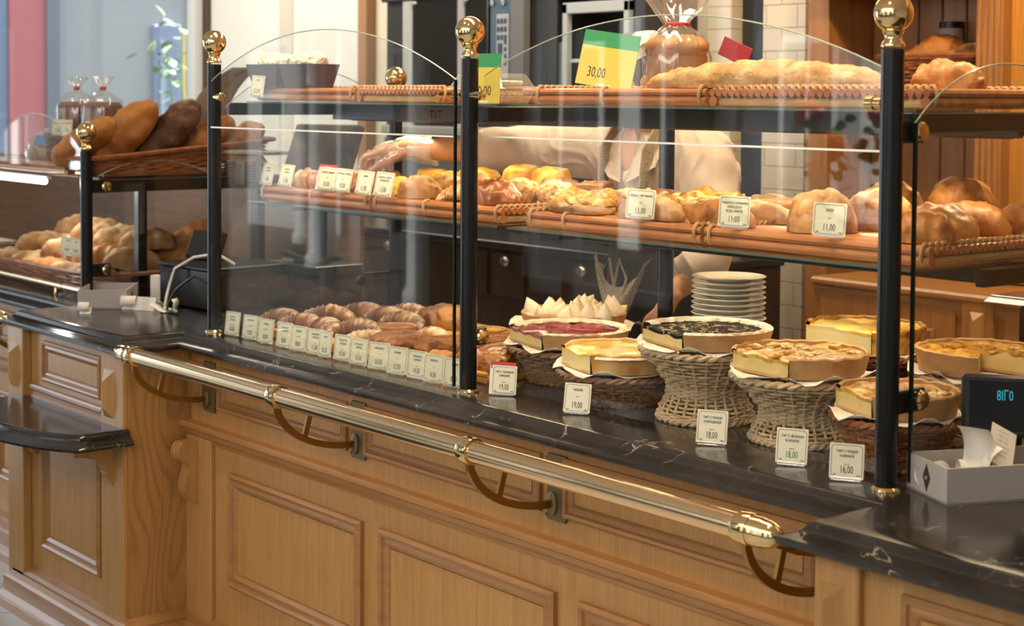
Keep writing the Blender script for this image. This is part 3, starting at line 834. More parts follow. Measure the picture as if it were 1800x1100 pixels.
for x0, x1, z in ((.02, D1 - .02, .676), (D1 + .02, D2 - .02, .676), (.02, D1 - .02, .384), (D1 + .02, D2 - .02, .384)):
    sh_ = bpy.data.objects.new('glass_shelf', None); COL.objects.link(sh_); sh_.parent = rk
    MB().box(((x0 + x1) / 2, .36, z), (x1 - x0, .52, .005)).build('shelf_sheet', glass, sh_)
    MB().box(((x0 + x1) / 2, .0985, z), (x1 - x0, .003, .005)).build('shelf_edge', flat('green_shelf_edge', (.10, .14, .10), .2), sh_)

# ------------------------------------------------------------------ cane trays
def cane_tray(label, x0, x1, y0, y1, z, along='X', group=None, ties=()):
    """tray of round canes lashed at both ends; z is its underside; canes run along x or y"""
    t = thing('cane_tray', label, 'tray', ((x0 + x1) / 2, (y0 + y1) / 2, z), group=group)
    L = (x1 - x0) if along == 'X' else (y1 - y0); W = (y1 - y0) if along == 'X' else (x1 - x0)
    T = Matrix.Identity(4) if along == 'X' else Matrix.Rotation(pi / 2, 4, 'Z')
    random.seed(int(abs(x0) * 1000) + int(z * 100))
    b = MB(); r = .0085; n = int(W / .0185)
    for k in range(n + 1):
        y = -W / 2 + r + (W - 2 * r) * k / n
        b.tube([(-L / 2, y, .029), (0, y, .029 + random.uniform(-.001, .001)), (L / 2, y, .029)], r * random.uniform(.9, 1.05), 8, T=T)
    b.build('canes', cane, t)
    for sg in (-1, 1): MB().tube([(-L / 2, sg * (W / 2 - .011), .011), (L / 2, sg * (W / 2 - .011), .011)], .011, 10, T=T).build('edge_cane', cane, t)
    for ex in (-1, 1):
        s = MB()
        s.tube([(ex * (L / 2 - .016), -W / 2 + .004, .010), (ex * (L / 2 - .016), W / 2 - .004, .010)], .009, 8, T=T)
        for k in range(n + 1):
            y = -W / 2 + r + (W - 2 * r) * k / n
            p = [(ex * (L / 2 - .016) + .002 * sin(q), y + (.0095 + .001) * cos(q), 0.0240 + .0195 * sin(q)) for q in [2 * pi * j / 10 for j in range(10)]]
            s.tube([(x + (.006 if y_ > y else -.006) * 0, y_, zz) for x, y_, zz in p], .0042, 6, closed=True, T=T)
        s.build('lashing', cane_pale, t)
    for tx in ties:
        for sg in (-1, 1):
            s = MB(); p = [(tx - (x0 + x1) / 2, sg * (W / 2 - .010) + .0125 * cos(q), .0225 + .0185 * sin(q)) for q in [2 * pi * j / 10 for j in range(10)]]
            s.tube(p, .004, 6, closed=True, T=T).build('tie', cane_pale, t)
    return t
ZM = .3875; ZT = .6795
cane_tray('cane tray of buns on the middle shelf, beside the register', .022, .60, .14, .60, ZM, ties=(.30,))
cane_tray('cane tray under the gloved hand on the middle shelf', .612, 1.165, .14, .60, ZM, ties=(.85,))
cane_tray('cane tray of cheese flatbreads right of the middle post', 1.262, 1.84, .14, .60, ZM, ties=(1.4,))
cane_tray('cane tray of long loaves on the middle shelf by the nearest post', 1.852, 2.425, .14, .60, ZM)
cane_tray('cane tray holding two dark cake cases on the top shelf', .022, .54, .13, .60, ZT)
cane_tray('cane tray with lashed front edge on the top shelf, left of the middle post', .552, .93, .13, .60, ZT, 'Y')
cane_tray('cane tray under the large 30,00 card on the top shelf', 1.30, 1.86, .13, .60, ZT, ties=(1.54,))
cane_tray('cane tray with lashed front edge under the long crusty loaf', 1.872, 2.43, .13, .60, ZT, 'Y')
# ------------------------------------------------------------------ bread and pastry shapes
def nz(p, s, seed): return noise.noise(Vector(p) * s + Vector((seed * 7.3, seed * 3.1, seed * 1.7)))
def loaf_mesh(L, W, Hh, seed=0, amp=.06, bend=0, p=2.4, slash=(), rows=44, seg=28, flatb=.35, nscale=None, taper=0, lumps=0, rnd=False):
    """long bread with a flat base at z=0: a rounded body with bumps, bends and scored cuts"""
    vs = []; fs = []; ns = nscale or 3.2 / W; amp *= 1.45
    for i in range(rows + 1):
        t = -cos(pi * i / rows)
        e = max(0, 1 - abs(t) ** p) ** (1 / 2.0)
        w = W / 2 * e * (1 + taper * t); h = Hh * (.25 + .75 * e) * e ** .35 if e > 0 else 0
        if lumps: k = 1 + .10 * cos(t * lumps * pi); w *= k; h *= k
        cy = bend * (1 - t * t) * L
        for j in range(seg):
            a = 2 * pi * j / seg
            y = w * cos(a); s = sin(a)
            z = Hh / 2 + h * .5 * s if rnd else h * (.38 + .62 * s) if s > 0 else h * .38 * (1 - min(1, -s / flatb * .6)) if -s < flatb else 0.0
            q = Vector((t * L / 2, y, z))
            n = nz(q, ns, seed) * amp * W + nz(q, ns * 3, seed + 9) * amp * .40 * W + nz(q, ns * 8, seed + 5) * amp * .13 * W
            d = Vector((t * .3, cos(a), max(s, 0))).normalized() if e > .02 else Vector((t, 0, .2))
            for (tc, dep, wid) in slash:
                m = (t - tc) - .22 * cos(a)
                g = exp(-(m / wid) ** 2) * max(0, s) ** .5
                n -= dep * g
                g2 = exp(-((m - wid * 1.7) / wid) ** 2) * max(0, s) ** .5; n += dep * .5 * g2
            q = q + d * n * min(1, e * 2)
            vs.append((q.x, q.y + cy - bend * L * .5, max(q.z, 0)))
    for i in range(rows):
        for j in range(seg):
            k = (j + 1) % seg
            fs.append((i * seg + j, i * seg + k, (i + 1) * seg + k, (i + 1) * seg + j))
    return vs, fs
def croissant_mesh(L, R, seed=0, curve=.9, ridges=7, rows=70, seg=22, amp=.05):
    vs = []; fs = []
    Rc = L / 2 / sin(min(curve, 1.5)) if curve > .05 else 1e3
    for i in range(rows + 1):
        t = -1 + 2 * i / rows
        e = max(.0, 1 - abs(t) ** 1.9) ** .62
        a0 = t * curve
        c = Vector((Rc * sin(a0), Rc * (cos(a0) - cos(curve) * .5 - .5), 0)); tx = Vector((cos(a0), -sin(a0), 0)); ty = Vector((sin(a0), cos(a0), 0))
        f = (abs(t) * ridges) % 1.0
        rr = R * e * (1 + .17 * (.5 - f)) + R * .03
        for j in range(seg):
            a = 2 * pi * j / seg
            s = sin(a); z = rr * (.55 + .62 * s) if s > 0 else rr * (.55 + .55 * max(s, -.9))
            tw = .25 * cos(a) * R * (1 if t > 0 else -1)
            q = c + ty * (rr * cos(a)) + Vector((0, 0, z)) + tx * tw * .4
            n = nz(q, 38, seed) * amp * R * 2
            d = ty * cos(a) + Vector((0, 0, s)); q += d * n
            vs.append((q.x, q.y, max(q.z, 0)))
    for i in range(rows):
        for j in range(seg):
            k = (j + 1) % seg; fs.append((i * seg + j, i * seg + k, (i + 1) * seg + k, (i + 1) * seg + j))
    fs.append(tuple(range(seg))[::-1]); fs.append(tuple(rows * seg + j for j in range(seg)))
    return vs, fs
def bun_mesh(R, h, seed=0, amp=.08, ns=None, seg=36, rings=14, swirl=0, crown=0, rim=0):
    vs = []; fs = []; ns = ns or 2.2 / R; amp *= 1.3
    prof = []
    for i in range(rings + 1):
        u = i / rings
        if u < .25: prof.append((R * (.86 + .14 * sin(u / .25 * pi / 2)), h * .45 * u / .25))
        else:
            a = (u - .25) / .75 * pi / 2; prof.append((R * cos(a) ** .8, h * (.45 + .55 * sin(a))))
    for i, (r, z) in enumerate(prof):
        for j in range(seg):
            a = 2 * pi * j / seg
            q = Vector((r * cos(a), r * sin(a), z))
            n = nz(q, ns, seed) * amp * R + nz(q, ns * 3.1, seed + 4) * amp * .4 * R
            if swirl: n += .05 * R * sin(a + r / R * swirl * 2 * pi) * (1 if z > h * .4 else 0)
            k = 1 - crown * exp(-(r / R / .45) ** 2)
            rimk = rim * exp(-((r / R - .78) / .14) ** 2) if z > h * .4 else 0
            vs.append((q.x * (1 + n / R), q.y * (1 + n / R), max(0, (q.z + n * (1 if i > 2 else 0)) * k + rimk)))
    for i in range(rings):
        for j in range(seg):
            k = (j + 1) % seg; fs.append((i * seg + j, i * seg + k, (i + 1) * seg + k, (i + 1) * seg + j))
    fs.append(tuple(range(seg))[::-1])
    return vs, fs

# ------------------------------------------------------------------ bread materials
crust_gold = noisy('golden_crust', [(.25, (.22, .066, .012)), (.5, (.42, .165, .036)), (.75, (.60, .31, .10))], 14, .5, .6, 60, coat=.12, distort=.6, patch=((.15, .045, .010), 22, .56))
crust_floury = noisy('floury_crust', [(.25, (.28, .11, .028)), (.55, (.45, .22, .07)), (.8, (.58, .34, .14))], 16, .65, .7, 60, flour=(.72, .53, .31), flour_amt=.28, flour_scale=30, distort=.5, patch=((.18, .058, .014), 20, .54))
crust_dark = noisy('dark_rye_crust', [(.3, (.055, .022, .010)), (.55, (.13, .060, .028)), (.8, (.26, .15, .08))], 20, .7, 1.0, 40, flour=(.42, .29, .18), flour_amt=.22, flour_scale=26, bdist=.012)
crust_brown = noisy('brown_glossy_crust', [(.25, (.14, .034, .007)), (.55, (.29, .085, .016)), (.8, (.44, .17, .04))], 12, .32, .4, 50, coat=.5, patch=((.07, .016, .004), 16, .55))
crust_wheat = noisy('wheat_loaf_crust', [(.3, (.30, .10, .02)), (.6, (.46, .185, .042)), (.8, (.54, .26, .075))], 10, .55, .7, 70, patch=((.22, .070, .014), 12, .58))
crust_ciab = noisy('floury_village_crust', [(.25, (.15, .062, .018)), (.5, (.28, .135, .045)), (.75, (.44, .25, .10))], 12, .7, .7, 45, flour=(.50, .36, .21), flour_amt=.28, flour_scale=22)
croi_mat = noisy('croissant_crust', [(.25, (.13, .048, .016)), (.55, (.27, .115, .04)), (.8, (.42, .21, .085))], 22, .5, .5, 70, stretch=(2.5, .6, 1), coat=.2, flour=(.74, .62, .48), flour_amt=.26, flour_scale=44)
croi_gold = noisy('golden_croissant_crust', [(.3, (.40, .17, .05)), (.7, (.66, .40, .16))], 24, .45, .3, 70, stretch=(2.5, .6, 1), coat=.3, flour=(.85, .74, .58), flour_amt=.36, flour_scale=30)
short_crust = noisy('shortcrust', [(.3, (.42, .215, .085)), (.7, (.56, .32, .14))], 24, .7, .25, 90)
cut_custard = noisy('cut_custard', [(.3, (.58, .40, .14)), (.7, (.70, .54, .24))], 30, .5, .2, 60)
cherry = noisy('cherry_filling', [(.35, (.10, .008, .012)), (.55, (.30, .02, .03)), (.8, (.45, .06, .07))], 35, .25, .6, 60, coat=.3)
berry = noisy('dark_berry_filling', [(.30, (.008, .005, .008)), (.50, (.020, .012, .014)), (.56, (.030, .018, .018)), (.60, (.66, .52, .28)), (.66, (.02, .012, .014)), (.8, (.02, .012, .014))], 34, .75, .5, 60, spec=.08, distort=1.5)  # pale gold flecks: sugar sparkle and highlights put into the colour
sugar_rim = noisy('sugar_dusted_rim', [(.3, (.62, .47, .30)), (.6, (.80, .74, .62))], 40, .8, .3, 90)
custard_top = noisy('baked_custard_top', [(.30, (.20, .065, .010)), (.42, (.46, .20, .03)), (.55, (.56, .32, .05)), (.70, (.62, .44, .12)), (.8, (.40, .17, .03))], 30, .36, .9, 38, coat=.2, bdist=.008, distort=1.0)
cheese_top = noisy('cheesecake_top', [(.35, (.78, .66, .38)), (.5, (.82, .58, .12)), (.65, (.76, .40, .035)), (.8, (.84, .74, .50))], 14, .35, .3, 30, coat=.3, distort=1.2)
cheese_bread = noisy('melted_cheese_top', [(.34, (.34, .11, .022)), (.44, (.62, .32, .06)), (.56, (.74, .50, .12)), (.64, (.70, .50, .22)), (.74, (.42, .16, .03))], 26, .5, .5, 50)
egg_top = noisy('egg_custard_bun_top', [(.3, (.50, .20, .025)), (.5, (.72, .46, .06)), (.75, (.80, .60, .15))], 16, .4, .5, 40, coat=.2, patch=((.46, .17, .018), 18, .52))
cocoa = noisy('cracked_cocoa_crust', [(.3, (.22, .078, .022)), (.6, (.33, .13, .038)), (.8, (.42, .19, .065))], 26, .8, 1.0, bdist=.02, vor=40, patch=((.11, .036, .012), 30, .57))
crumb_nut = noisy('caramel_nut_topping', [(.3, (.20, .055, .010)), (.55, (.44, .16, .025)), (.8, (.64, .31, .08))], 50, .3, 1.0, bdist=.006, vor=70, coat=.5)
almond_top = noisy('almond_flake_top', [(.3, (.42, .19, .06)), (.5, (.66, .42, .18)), (.7, (.84, .70, .46))], 60, .5, .9, bdist=.005, vor=75)
dark_bun = noisy('poppy_roll_crust', [(.3, (.09, .03, .010)), (.55, (.26, .10, .03)), (.8, (.46, .24, .10))], 18, .4, .5, 50, coat=.3)
meringue = noisy('toasted_meringue', [(.35, (.84, .76, .62)), (.55, (.78, .62, .42)), (.75, (.50, .27, .10))], 16, .6, .2, 40)
crumb_white = noisy('sugared_crumble', [(.3, (.60, .45, .30)), (.55, (.82, .74, .60)), (.8, (.90, .86, .78))], 70, .8, 1.0, bdist=.006, vor=90)
berry_bun = noisy('red_berry_crust', [(.3, (.42, .08, .03)), (.6, (.52, .20, .07)), (.8, (.60, .32, .14))], 20, .4, .4, coat=.4)

def pastry(name, label, cat, mesh, mat, loc, rz=0, group=None, rx=0, ry=0, parent=None):
    b = MB(); b.add(mesh[0], mesh[1])
    o = b.build(name, mat, parent, 60, loc, (rx, ry, rz))
    if parent is None: tag(o, label, cat, group)
    return o
def slats_on(o, n, L, R, seed, mat, name='almond_flakes'):
    pass

# ---- tarts: a crust shell with a filling, a wedge already cut out
def tart(label, loc, R, h, top, seed, gap=(0, 0), rim=short_crust, cut=cut_custard, bump=.006, dome=.0, blobs=0, group=None, chord=True):
    t = thing('tart', label, 'tart', loc, 0, group)
    a0, a1 = gap; full = abs(a1 - a0) < 1e-3
    A = [a1 + (2 * pi - (a1 - a0)) * k / 72 for k in range(73)] if not full else [2 * pi * k / 72 for k in range(73)]
    # a wedge is cut away straight across (chord) or down to the middle
    ch = chord and not full; mid_a = (a0 + a1) / 2; cd = R * cos((a1 - a0) / 2) if ch else 0
    # shell
    prof = [(0, 0), (R * .93, 0), (R * .955, h * .3), (R * .985, h * .75), (R, h), (R - .003, h + .003), (R - .009, h + .001), (R - .011, h - .008)]
    vs = []; fs = []; m = len(prof)
    for a in A:
        for i, (r, z) in enumerate(prof):
            w = 1 + (.010 * sin(a * 26 + seed) + .012 * nz((cos(a) * 3, sin(a) * 3, 0), 2, seed)) * (z / h if z > 0 else 0)
            vs.append((r * w * cos(a), r * w * sin(a), z + (.004 * nz((cos(a), sin(a), 1), 6, seed) if i > 3 else 0)))
    for k in range(72):
        for i in range(m - 1): fs.append((k * m + i, (k + 1) * m + i, (k + 1) * m + i + 1, k * m + i + 1))
    MB().add(vs, fs).build('crust', rim, t, 50)
    # filling with a bumpy top and flat cut faces
    vs = []; fs = []; NR = 12
    b = MB()
    if ch: A = [2 * pi * k / 72 + a1 for k in range(73)]
    def rlim(a):
        if not ch: return R - .010
        d = abs((a - mid_a + pi) % (2 * pi) - pi)
        return min(R - .010, cd / max(cos(d), .05)) if d < (a1 - a0) / 2 + .02 else R - .010
    for a in A:
        for i in range(NR + 1):
            r = rlim(a) * i / NR
            q = (r * cos(a), r * sin(a), 0)
            z = h - .005 + dome * (1 - (i / NR) ** 2) + bump * nz(q, 26, seed) + bump * .6 * nz(q, 60, seed + 3)
            vs.append((q[0], q[1], z))
    n1 = NR + 1
    for k in range(72):
        for i in range(NR): fs.append((k * n1 + i, k * n1 + i + 1, (k + 1) * n1 + i + 1, (k + 1) * n1 + i))
    b.add(vs, fs, 0)
    if ch:
        pts = []
        for k in range(25):
            u = -1 + 2 * k / 24; hw = (R - .004) * sin((a1 - a0) / 2) * u
            pts.append((cd * cos(mid_a) - hw * sin(mid_a), cd * sin(mid_a) + hw * cos(mid_a)))
        vv = []
        for x, y in pts:
            zt = h - .004 + bump * nz((x, y, 0), 26, seed); vv += [(x, y, zt), (x, y, zt - .007), (x, y, .006), (x, y, 0)]
        b.add(vv, [(4 * i, 4 * i + 1, 4 * i + 5, 4 * i + 4) for i in range(24)], 0, False)
        b.add(vv, [(4 * i + 1, 4 * i + 2, 4 * i + 6, 4 * i + 5) for i in range(24)], 1, False)
        b.add(vv, [(4 * i + 2, 4 * i + 3, 4 * i + 7, 4 * i + 6) for i in range(24)], 2, False)
    elif not full:
        for k in (0, 72):
            vv = []; a = A[k]
            for i in range(n1):
                x, y, z = vs[k * n1 + i]; vv += [(x, y, z - .0005), (x * .985, y * .985, .006)]
            b.add(vv, [(2 * i, 2 * i + 1, 2 * i + 3, 2 * i + 2) for i in range(n1 - 1)], 1, False)
            vv = []
            for i in range(n1):
                x, y, z = vs[k * n1 + i]; vv += [(x * .99, y * .99, .0062), (x * .99, y * .99, .0004)]
            b.add(vv, [(2 * i, 2 * i + 1, 2 * i + 3, 2 * i + 2) for i in range(n1 - 1)], 2, False)
    b.build('filling', [top, cut, rim], t, 60)
    if blobs:
        random.seed(seed); bb = MB()
        for k in range(blobs):
            a = A[0] + (A[-1] - A[0]) * random.random(); r = (rlim(a) - .018) * sqrt(random.random()); s = random.uniform(.008, .018)
            v, f = bun_mesh(s, s * .55, seed + k, .2, seg=12, rings=5); bb.add(v, f, T=Matrix.Translation((r * cos(a), r * sin(a), h - .007 + dome * .5)))
        bb.build('topping', top, t)
    return t

# ---- round wicker stands
def weave_rings(b, radii, n, amp, r, T=None, step=None):
    """rows of strands that pass in front of and behind upright stakes"""
    for k, (R, z) in enumerate(radii):
        P = []
        m = n * 4
        for j in range(m):
            a = 2 * pi * j / m
            P.append(((R + amp * cos(j * pi / 4 * 1.0 + k * pi)) * cos(a), (R + amp * cos(j * pi / 4 + k * pi)) * sin(a), z))
        b.tube(P, r, 5, closed=True, T=T)
def wicker_stand(label, loc, prof, mat, n=26, group=None):
    """prof: list of (radius, z) from the foot to the rim"""
    t = thing('wicker_stand', label, 'basket', loc, random.random() * 6, group); rows = max(8, int(prof[-1][1] / .0058))
    def at(u):
        x = u * (len(prof) - 1); i = min(int(x), len(prof) - 2); f = x - i; f = f * f * (3 - 2 * f)
        return prof[i][0] * (1 - f) + prof[i + 1][0] * f, prof[i][1] * (1 - (x - i)) + prof[i + 1][1] * (x - i)
    b = MB(); weave_rings(b, [at(k / (rows - 1)) for k in range(rows)], n, .0042, .0029)
    b.build('weave', mat, t)
    s = MB()
    for j in range(n):
        a = 2 * pi * (j) / n
        s.tube([((R) * cos(a), R * sin(a), z) for R, z in [at(k / 12) for k in range(13)]], .0034, 6)
    s.build('stakes', mat, t)
    for u, nm in ((1.0, 'rim'), (0.0, 'foot')):
        R, z = at(u); rb = MB(); m = 96
        for ph in (0, pi):
            rb.tube([((R + .0045 * cos(j * 1.2 + ph)) * cos(2 * pi * j / m), (R + .0045 * cos(j * 1.2 + ph)) * sin(2 * pi * j / m), z + .004 * sin(j * 1.2 + ph) + .003) for j in range(m)], .0048, 6, closed=True)
        rb.build(nm, mat, t)
    return t
def paper_round(label, loc, R, seed, group=None):
    random.seed(seed); vs = [(0, 0, 0)]; fs = []; n = 48
    for k, rr in enumerate((.5, .85, 1.0, 1.06)):
        for j in range(n):
            a = 2 * pi * j / n; w = 1 + .05 * sin(a * 5 + seed) + .03 * sin(a * 9 + seed * 2)
            z = (0, 0, .002 + .003 * sin(a * 7 + seed), .004 + .007 * sin(a * 7 + seed) + .004 * sin(a * 11))[k]
            vs.append((R * rr * w * cos(a), R * rr * w * sin(a), z))
    for j in range(n): fs.append((0, 1 + j, 1 + (j + 1) % n))
    for k in range(3):
        for j in range(n): fs.append((1 + k * n + j, 1 + (k + 1) * n + j, 1 + (k + 1) * n + (j + 1) % n, 1 + k * n + (j + 1) % n))
    b = MB(); b.add(vs, fs); o = b.build('baking_paper', baking_paper, None, 60, loc)
    sol = o.modifiers.new('thickness', 'SOLIDIFY'); sol.thickness = .0006
    return tag(o, label, 'paper', group)
HOUR = lambda r0, r1, r2, h: [(r0, .004), (r0 * .99, h * .12), (r1 * 1.02, h * .38), (r1, h * .5), (r1 * 1.25, h * .72), (r2, h)]
BOWL = lambda r0, r2, h: [(r0, .004), (r0 * 1.04, h * .2), (r0 * 1.12, h * .45), (r2 * .86, h * .75), (r2, h)]
random.seed(3)
#   (x, y, base r, waist, rim r, height, material, gap angles, tart radius, tart height, ...)
def cake(x, y, r2, hgt, mat, labs, R, h, top, seed, gap, kind='hour', r0=.10, **kw):
    pr = HOUR(r0, r0 * .80, r2, hgt) if kind == 'hour' else BOWL(r0, r2, hgt)
    wicker_stand(labs[0], (x, y, 0), pr, mat, 26 if kind == 'hour' else 30)
    paper_round(labs[1], (x, y, hgt + .0125), r2 * 1.0, seed)
    tart(labs[2], (x, y, hgt + .0150), R, h, top, seed, gap, **kw)
R_ = radians
wick_mid = noisy('mid_brown_wicker', [(.3, (.20, .105, .055)), (.7, (.38, .22, .12))], 25, .5, .2, stretch=(1, 1, 3))
cake(1.25, .29, .145, .080, wick_mid, ('dark wicker basket under the red cherry tart', 'white paper under the red cherry tart', 'sugar-dusted red cherry tart with a wedge cut out'), .150, .036, cherry, 1, (R_(-142), R_(-66)), 'bowl', .095, rim=short_crust, bump=.006)
cake(1.53, .20, .138, .066, wick_mid, ('dark wicker basket under the yellow-topped cheesecake, left of the dark berry tart', 'white paper under the cheesecake left of the dark berry tart', 'marbled yellow cheesecake with a wedge cut out, left of the dark berry tart'), .135, .044, cheese_top, 2, (R_(-142), R_(-71)), 'bowl', .085, rim=noisy('browned_cheesecake_side', [(.35, (.80, .62, .30)), (.6, (.62, .30, .08)), (.8, (.30, .12, .05))], 16, .5, .3, stretch=(1, 1, .3)), cut=noisy('cheesecake_inside', [(.3, (.74, .58, .28)), (.7, (.80, .68, .40))], 20, .6, .1))
cake(1.79, .215, .140, .150, wick_nat, ('tall hourglass wicker stand under the dark berry tart', 'white paper under the dark berry tart', 'dark berry tart with a broad white sugared rim'), .143, .036, berry, 3, (R_(-148), R_(-66)), 'hour', .102, bump=.005)
cake(2.065, .205, .137, .130, wick_nat, ('hourglass wicker stand between the dark berry tart and the nearest post', 'white paper under the glossy custard tart by the nearest post', 'glossy golden custard tart in the front row, left of the nearest post'), .139, .040, custard_top, 4, (R_(-128), R_(-58)), 'hour', .098, bump=.009, blobs=30)
cake(2.325, .185, .122, .088, wick_brown, ('low brown wicker basket directly behind the nearest post', 'white paper in the low basket behind the nearest post', 'low custard tart directly behind the nearest post, lowest of the front row'), .118, .042, custard_top, 5, (R_(-150), R_(-75)), 'bowl', .085, bump=.009, blobs=24)
cake(1.99, .505, .130, .140, wick_brown, ('wicker stand at the back under the bright yellow cheesecake', 'white paper sticking out under the bright yellow cheesecake', 'tall bright yellow cheesecake in the back row'), .130, .050, cheese_top, 6, (R_(-142), R_(-45)), 'hour', .09, cut=noisy('pale_cheesecake_inside', [(.3, (.88, .70, .30)), (.7, (.90, .80, .46))], 20, .6, .1), rim=custard_top)
cake(2.29, .50, .135, .130, wick_nat, ('wicker stand at the back, beyond the black customer display', 'white paper under the back-row tart right of the nearest post', 'back-row custard tart with a slice gap, right of the nearest post'), .132, .044, custard_top, 7, (R_(-57), R_(2)), 'hour', .09, bump=.010, blobs=16, chord=False)
# sugar rims of the dusted tarts
for t_, lab in (('tart', 0),):
    for o in [o for o in bpy.data.objects if o.parent is None and o.name.startswith('tart')]:
        if 'berry tart' in o['label'] or 'cherry' in o['label']:
            Rr = .143 if 'dark berry' in o['label'] else .150
            g0, g1 = (R_(-148), R_(-66)) if 'dark berry' in o['label'] else (R_(-142), R_(-66))
            vs = []; fs = []; rows = 6
            for k in range(121):
                a = g1 + .01 + (2 * pi - (g1 - g0) - .02) * k / 120
                wd = .022 + .012 * nz((cos(a) * 3, sin(a) * 3, 0), 2.5, 8) + .008 * nz((cos(a), sin(a), 0), 14, 2)
                for i in range(rows):
                    u = i / (rows - 1); r = Rr + .001 - wd * u
                    vs.append((r * cos(a), r * sin(a), .036 + .0045 * sin(pi * min(1, u * 1.1 + .05)) + .0015 * nz((r * cos(a), r * sin(a), 0), 120, 3) - .004 * (u > .99)))
            for k in range(120):
                for i in range(rows - 1): fs.append((k * rows + i, k * rows + i + 1, (k + 1) * rows + i + 1, (k + 1) * rows + i))
            MB().add(vs, fs).build('sugar_dusting', sugar_rim, o, 60)
# meringue tart at the back
wicker_stand('dark wicker basket at the back under the meringue tart', (1.03, .50, 0), BOWL(.10, .14, .085), wick_dark, 28)
paper_round('white paper under the meringue tart', (1.03, .50, .095), .16, 9)
tart('meringue tart with toasted white peaks, behind the cherry tart', (1.03, .50, .100), .140, .030, meringue, 9, bump=.006)
mt = [o for o in bpy.data.objects if o.parent is None and o.name.startswith('tart')][-1]
mt = [o for o in bpy.data.objects if o.parent is None and o.get('label', '').startswith('meringue tart')][0]
random.seed(5); b = MB()
for k in range(34):
    a = random.uniform(0, 6.28); r = .125 * sqrt(random.random()); s = random.uniform(.018, .028)
    prof = [(s, 0), (s * 1.05, s * .25), (s * .75, s * .8), (s * .42, s * 1.3), (s * .16, s * 1.65), (0, s * 1.85)]
    b.lathe(prof, 12, T=RT((r * cos(a), r * sin(a), .024), rx=random.gauss(0, .25), ry=random.gauss(0, .25)))
b.build('meringue_peaks', meringue, mt)

# ------------------------------------------------------------------ lower left of the display: croissants, small tarts, cookies
# boards first
def board(label, x, y, L, W, rz, z=.0, mat=None, rim=True):
    t = thing('serving_board', label, 'tray', (x, y, z), rz)
    b = MB(); b.box((0, 0, .008), (L, W, .016), .004); b.build('board', mat or oak_golden, t)
    if rim:
        for sy in (-1, 1): MB().box((0, sy * (W / 2 - .006), .022), (L, .012, .014), .004).build('rim', mat or oak_golden, t)
    return t
board('golden wooden board under the dusted croissants beside the first post', .25, .20, .42, .26, 0)
board('golden wooden board under the back croissants', .30, .49, .50, .24, 0, rim=True)
board('golden wooden board under the cracked cocoa cookies', .72, .20, .42, .28, 0)
board('golden wooden board at the back between the left posts', .80, .51, .42, .22, 0)
board('golden wooden board just left of the middle post, beneath the caramel nut pastries', 1.075, .24, .20, .30, 0)
board('lower golden board sticking out right of the middle post', 1.245, .075, .04, .05, 0) if False else None
cro = {}
def croissant(label, x, y, z, rz, s=1.0, seed=0, mat=croi_mat, curve=.8, group=None):
    if (seed % 5, mat.name) not in cro:
        b = MB(); v, f = croissant_mesh(.135, .034, seed % 5, curve, 6); b.add(v, f)
        o = b.build('croissant', mat, None, 60); cro[(seed % 5, mat.name)] = o
    else:
        o = cro[(seed % 5, mat.name)].copy(); COL.objects.link(o)
    o.location = (x, y, z); o.rotation_euler = (0, 0, rz); o.scale = (s, s, s)
    return tag(o, label, 'croissant', group)
ZB = .0165
G1 = 'dusted croissants on the front board'; G2 = 'dusted croissants on the back board'
croissant('sugar-dusted brown croissant nearest to the first post', .085, .165, ZB, .2, 1.15, 0)
croissant('sugar-dusted croissant on the front board, second from the first post', .205, .165, ZB, .5, 1.1, 1)
croissant('sugar-dusted croissant lying across the front board behind the 8,00 cards', .315, .17, ZB, -.2, 1.1, 2)
croissant('sugar-dusted croissant resting on top of the two behind it, front board', .20, .265, ZB + .012, .8, 1.2, 3)
croissant('croissant at the end of the front board, before the small crumb tarts', .40, .235, ZB, .6, 1.1, 4)
croissant('sugar-dusted croissant at the left end of the back board', .11, .44, ZB, .4, 1.15, 1)
croissant('sugar-dusted croissant in the middle of the back board', .25, .43, ZB, .2, 1.2, 0)
croissant('large ridged croissant at the front of the back board', .36, .415, ZB, .3, 1.15, 3)
croissant('raised croissant on the rear edge of the back board', .20, .545, ZB, .6, 1.1, 2)
croissant('ridged croissant beside the dark round rolls at the back', .33, .54, ZB, .1, 1.15, 4)
croissant('pale striped croissant in front of the cracked cocoa cookies', .56, .165, ZB, .9, .95, 1, croi_gold)
croissant('pale golden croissant peeking out behind the cocoa cookies', .62, .325, ZB, .2, .95, 2, croi_gold)
croissant('pale golden croissant behind the cookies, closer to the middle post', .80, .345, ZB, .3, 1.0, 3, croi_gold)
pastry('chocolate_bun', 'round brown bun with chocolate flakes at the back, left of the rear post', 'bun', bun_mesh(.062, .07, 3, .07), dark_bun, (.42, .535, ZB), .4)
pastry('chocolate_bun', 'round brown bun with pale flakes at the back, right of the rear post', 'bun', bun_mesh(.068, .075, 5, .07), crust_gold, (.50, .50, ZB), 1.4)
def small_tart(label, x, y, z, top, seed, R=.056):
    t = thing('small_tart', label, 'tart', (x, y, z))
    v = MB(); prof = [(0, 0), (R * .86, 0), (R * .9, .004), (R, .026), (R - .002, .028), (R - .006, .026), (R - .008, .02)]
    v.lathe(prof, 36); v.build('crust', short_crust, t)
    m = MB(); vs, fs = bun_mesh(R - .007, .012, seed, .05); m.add(vs, fs, T=Matrix.Translation((0, 0, .016))); m.build('filling', top, t)
    return t
small_tart('small tart with reddish crumb filling in front of the ridged croissant', .455, .335, ZB, cocoa, 1)
small_tart('small golden tart beside the reddish crumb tart', .56, .425, ZB - .0155, egg_top, 2, .05)
small_tart('small golden tart on the rear board, left one', .66, .50, ZB, egg_top, 3)
small_tart('small golden tart on the rear board, middle one', .79, .52, ZB, crumb_nut, 4)
